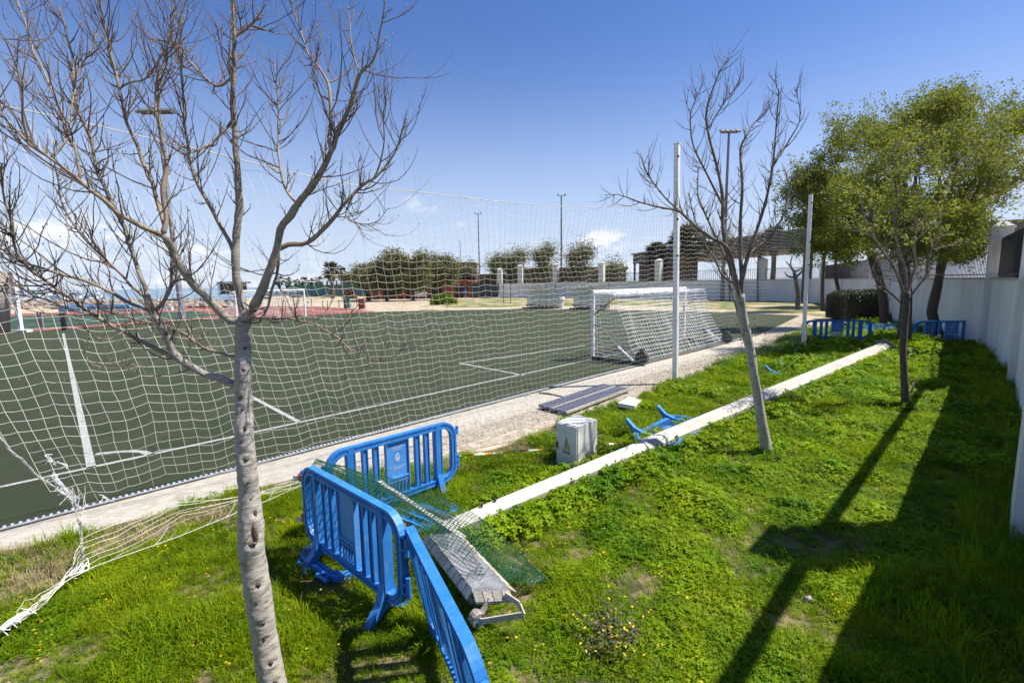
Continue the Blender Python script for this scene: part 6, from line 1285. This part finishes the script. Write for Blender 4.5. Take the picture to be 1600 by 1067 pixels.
variants.append(unlinked('big_clover', clover(12, 26, .11, .13, .024), [M['clover']]))            # 8
fl = MB()
for k in range(3):
    rr_ = random.Random(k); x, y, z = rr_.uniform(-.05, .05), rr_.uniform(-.05, .05), rr_.uniform(.06, .12)
    for j in range(5):
        a = 2 * PI * j / 5; fl.add([(x, y, z), (x + .010 * math.cos(a - .35), y + .010 * math.sin(a - .35), z + .004), (x + .013 * math.cos(a), y + .013 * math.sin(a), z + .005), (x + .010 * math.cos(a + .35), y + .010 * math.sin(a + .35), z + .004)], [(0, 1, 2, 3)])
variants.append(unlinked('yellow_flower', fl, [M['yellow']]))                                       # 9
def scatter(name, pts, scl, rot, src, label):
    me = bpy.data.meshes.new(name); me.from_pydata([tuple(p) for p in pts], [], []); me.update()
    at_ = me.attributes.new('scl', 'FLOAT', 'POINT'); at_.data.foreach_set('value', scl); ar = me.attributes.new('rot', 'FLOAT_VECTOR', 'POINT'); ar.data.foreach_set('vector', [c for r_ in rot for c in r_])
    o = bpy.data.objects.new(name, me); C.objects.link(o); o['kind'] = 'stuff'; o['label'] = label
    ng = bpy.data.node_groups.new(name, 'GeometryNodeTree'); ng.interface.new_socket('Geometry', in_out='INPUT', socket_type='NodeSocketGeometry'); ng.interface.new_socket('Geometry', in_out='OUTPUT', socket_type='NodeSocketGeometry')
    N = ng.nodes.new; L = ng.links.new; gi = N('NodeGroupInput'); go = N('NodeGroupOutput'); ip = N('GeometryNodeInstanceOnPoints'); oi = N('GeometryNodeObjectInfo'); oi.inputs['Object'].default_value = src; oi.inputs['As Instance'].default_value = True
    a1 = N('GeometryNodeInputNamedAttribute'); a1.data_type = 'FLOAT'; a1.inputs[0].default_value = 'scl'; a2 = N('GeometryNodeInputNamedAttribute'); a2.data_type = 'FLOAT_VECTOR'; a2.inputs[0].default_value = 'rot'
    L(gi.outputs[0], ip.inputs['Points']); L(oi.outputs['Geometry'], ip.inputs['Instance']); L(a1.outputs[0], ip.inputs['Scale']); L(a2.outputs[0], ip.inputs['Rotation']); L(ip.outputs[0], go.inputs[0])
    md = o.modifiers.new('scatter', 'NODES'); md.node_group = ng; return o
buckets = {k: ([], [], []) for k in range(10)}
rr = random.Random(77)
def put(k, x, y, s_):
    b_ = buckets[k]; b_[0].append((x, y, .004)); b_[1].append(s_); b_[2].append((rr.gauss(0, .12), rr.gauss(0, .12), rr.uniform(0, 2 * PI)))
def dseg(p, a, b):
    ax_, ay_ = b[0] - a[0], b[1] - a[1]; t = max(0, min(1, ((p[0] - a[0]) * ax_ + (p[1] - a[1]) * ay_) / (ax_ * ax_ + ay_ * ay_))); return math.hypot(p[0] - a[0] - ax_ * t, p[1] - a[1] - ay_ * t)
bare_px = [(20, 865, .35), (60, 900, .30), (1150, 905, .09), (1135, 870, .08), (1160, 960, .06), (1005, 935, .10), (1095, 960, .06), (330, 800, .3), (250, 825, .3), (180, 850, .3), (1000, 920, .1), (80, 870, .25), (-40, 900, .4), (800, 700, .3), (700, 730, .25), (745, 770, .15), (780, 690, .4), (860, 672, .35), (560, 740, .3)]
bare = [(G(u, v), r_) for u, v, r_ in bare_px]
def density(x, y):
    d = 1.0
    for q, r_ in bare:
        e = math.hypot(x - q.x, y - q.y) / r_ + .35 * noise2(x * 6, y * 6, 31)
        if e < 1.7: d = min(d, max(.04, (e - .6) / 1.1))
    ke_ = -((x - K0.x) * nK.x + (y - K0.y) * nK.y)         # metres from the kerb
    if ke_ < 1.9: d = min(d, .25 + .75 * max(0, (ke_ - .8) / 1.1) + .25 * noise2(x * 2, y * 2, 3))
    return max(0, d * (1.12 + .22 * noise2(x * 1.3, y * 1.3, 5)))
zones = [((-7, 8), (1.2, 6.5), 430, 1.0), ((-4, 15), (6.5, 12), 210, 1.25), ((1, 24), (12, 23), 95, 1.7), ((8, 32), (23, 45), 14, 2.6)]
polL = [(p[0], p[1]) for p in LAWN]
for (xr, yr, den, sc_) in zones:
    n = int((xr[1] - xr[0]) * (yr[1] - yr[0]) * den)
    for _ in range(n):
        x, y = rr.uniform(*xr), rr.uniform(*yr)
        if x / max(y, .1) > 1.25 or x / max(y + .8, .1) < -1.35: continue
        if x - y > 1.08 and y < 12.2: continue
        if rr.random() > density(x, y): 
            if rr.random() < .5 and inside((x, y), polL): put(7, x, y, sc_ * rr.uniform(.7, 1.3))
            continue
        if not inside((x, y), polL): continue
        # right part: clover; left part: finer grass
        cl = .5 + .5 * noise2(x * .7, y * .7, 9) + (.30 if (x - .8 * y > -3.2 and y > 4.2) else (.02 if x > -.5 else -.12)); dw = 1.02 - (x - y)
        s_ = sc_ * rr.uniform(.75, 1.25)
        s_ *= max(.45, 1 + .75 * noise2(x * 1.7, y * 1.7, 21) + .35 * noise2(x * 5, y * 5, 22))
        if -.1 < dw < .9 and rr.random() < .08: put(6, x, y, sc_ * rr.uniform(.7, 1.15))
        elif rr.random() < .014: put(6, x, y, min(s_, 1.2) * .6)
        elif rr.random() < cl + .08:
            if y > 5.2 and rr.random() < .20 and cl > .6: put(8, x, y, s_)
            else: put(rr.choice((3, 4, 5)), x, y, s_ * (1.1 if y > 5 else .85))
        else: put(rr.choice((0, 1, 2)), x, y, s_)
        if rr.random() < (.02 if x < 1.5 else .005): put(9, x, y, rr.uniform(.7, 1.1) * min(sc_, 1.3))
# lusher growth hugging the fallen column and far row
for _ in range(1900):
    t = rr.uniform(0, LP_); q = pN + dP * t + Vector((dP.y, -dP.x, 0)) * (rr.uniform(.12, .45) if rr.random() < .75 else -rr.uniform(.14, .3)); put(8 if rr.random() < .5 else 4, q.x, q.y, rr.uniform(1.1, 1.9) * (1 + t / 22))
for _ in range(260):
    q = G(rr.uniform(1370, 1450), rr.uniform(538, 560)); put(8, q.x, q.y, rr.uniform(2.5, 5.0))
for _ in range(60):
    t = rr.uniform(0, 1); q = G(985, 690).lerp(G(1065, 665), t) + Vector((rr.gauss(0, .35), rr.gauss(0, .3), 0)); put(rr.choice((4, 8)), q.x, q.y, 1.5)
names = ['grass', 'grass', 'grass', 'clover', 'clover', 'clover', 'tall_grass', 'dry_grass', 'clover', 'yellow_flowers']
for k in range(10):
    if buckets[k][0]: scatter(names[k], *buckets[k], variants[k], ['short green grass on the lawn', 'short green grass on the lawn', 'short green grass on the lawn', 'low clover growing over the lawn', 'low clover growing over the lawn', 'low clover growing over the lawn', 'taller grass along the foot of the wall', 'dry straw on bare patches', 'larger leafed clover on the lawn', 'tiny yellow flowers in the grass'][k])
# pebbles on verge
pb_ = []; 
for _ in range(2600):
    u, v = rr.uniform(560, 1240), 0
    q = Vector((K0.x, K0.y, 0)) + dK * rr.uniform(5.5, 28) - nK * rr.choice((rr.uniform(.85, 2.0), rr.uniform(.1, .9)) if rr.random() < .25 else (rr.uniform(.9, 2.1), rr.uniform(.9, 1.8)))
    pb_.append(q)
me_ = MB(); me_.ball((0, 0, 0), (.016, .013, .008), 6, 4, .2); src = unlinked('pebble', me_, [M['stone']])
scatter('gravel', [(p.x, p.y, .014) for p in pb_], [rr.uniform(.4, 1.7) for _ in pb_], [(rr.uniform(0, .6), 0, rr.uniform(0, 6)) for _ in pb_], src, 'pale pebbles scattered over the verge')
# withered weed in the foreground
wd_ = thing('withered_weed', 'withered dark weed with yellow leaves in the foreground grass', 'plant', G(958, 1010)); rr = random.Random(5); c = G(958, 1010); mb = MB(); ml_ = MB(); my_ = MB()
for k in range(110):
    q, qr = grow(c + Vector((rr.gauss(0, .09), rr.gauss(0, .09), 0)), Vector((rr.gauss(0, .6), rr.gauss(0, .6), 1)), rr.uniform(.20, .42), .0026, .2, .25, 6, rr); mb.tube(q, qr, 3, False)
    for p in q[2:]:
        t_ = my_ if rr.random() < .12 else ml_; a = Vector((rr.gauss(0, 1), rr.gauss(0, 1), rr.gauss(0, .6))).normalized() * .016; b_ = a.cross(Vector((0, 0, 1))).normalized() * .009; t_.add([p - a, p + b_, p + a, p - b_], [(0, 1, 2, 3)])
part('stems', mb, M['barkdark'], wd_); o = part('leaves', ml_, mat('withered_leaf', (.05, .045, .03), .8, (.12, .12, .06), 20), wd_); o['kind'] = 'stuff'; o = part('yellow_leaves', my_, M['yellow'], wd_); o['kind'] = 'stuff'
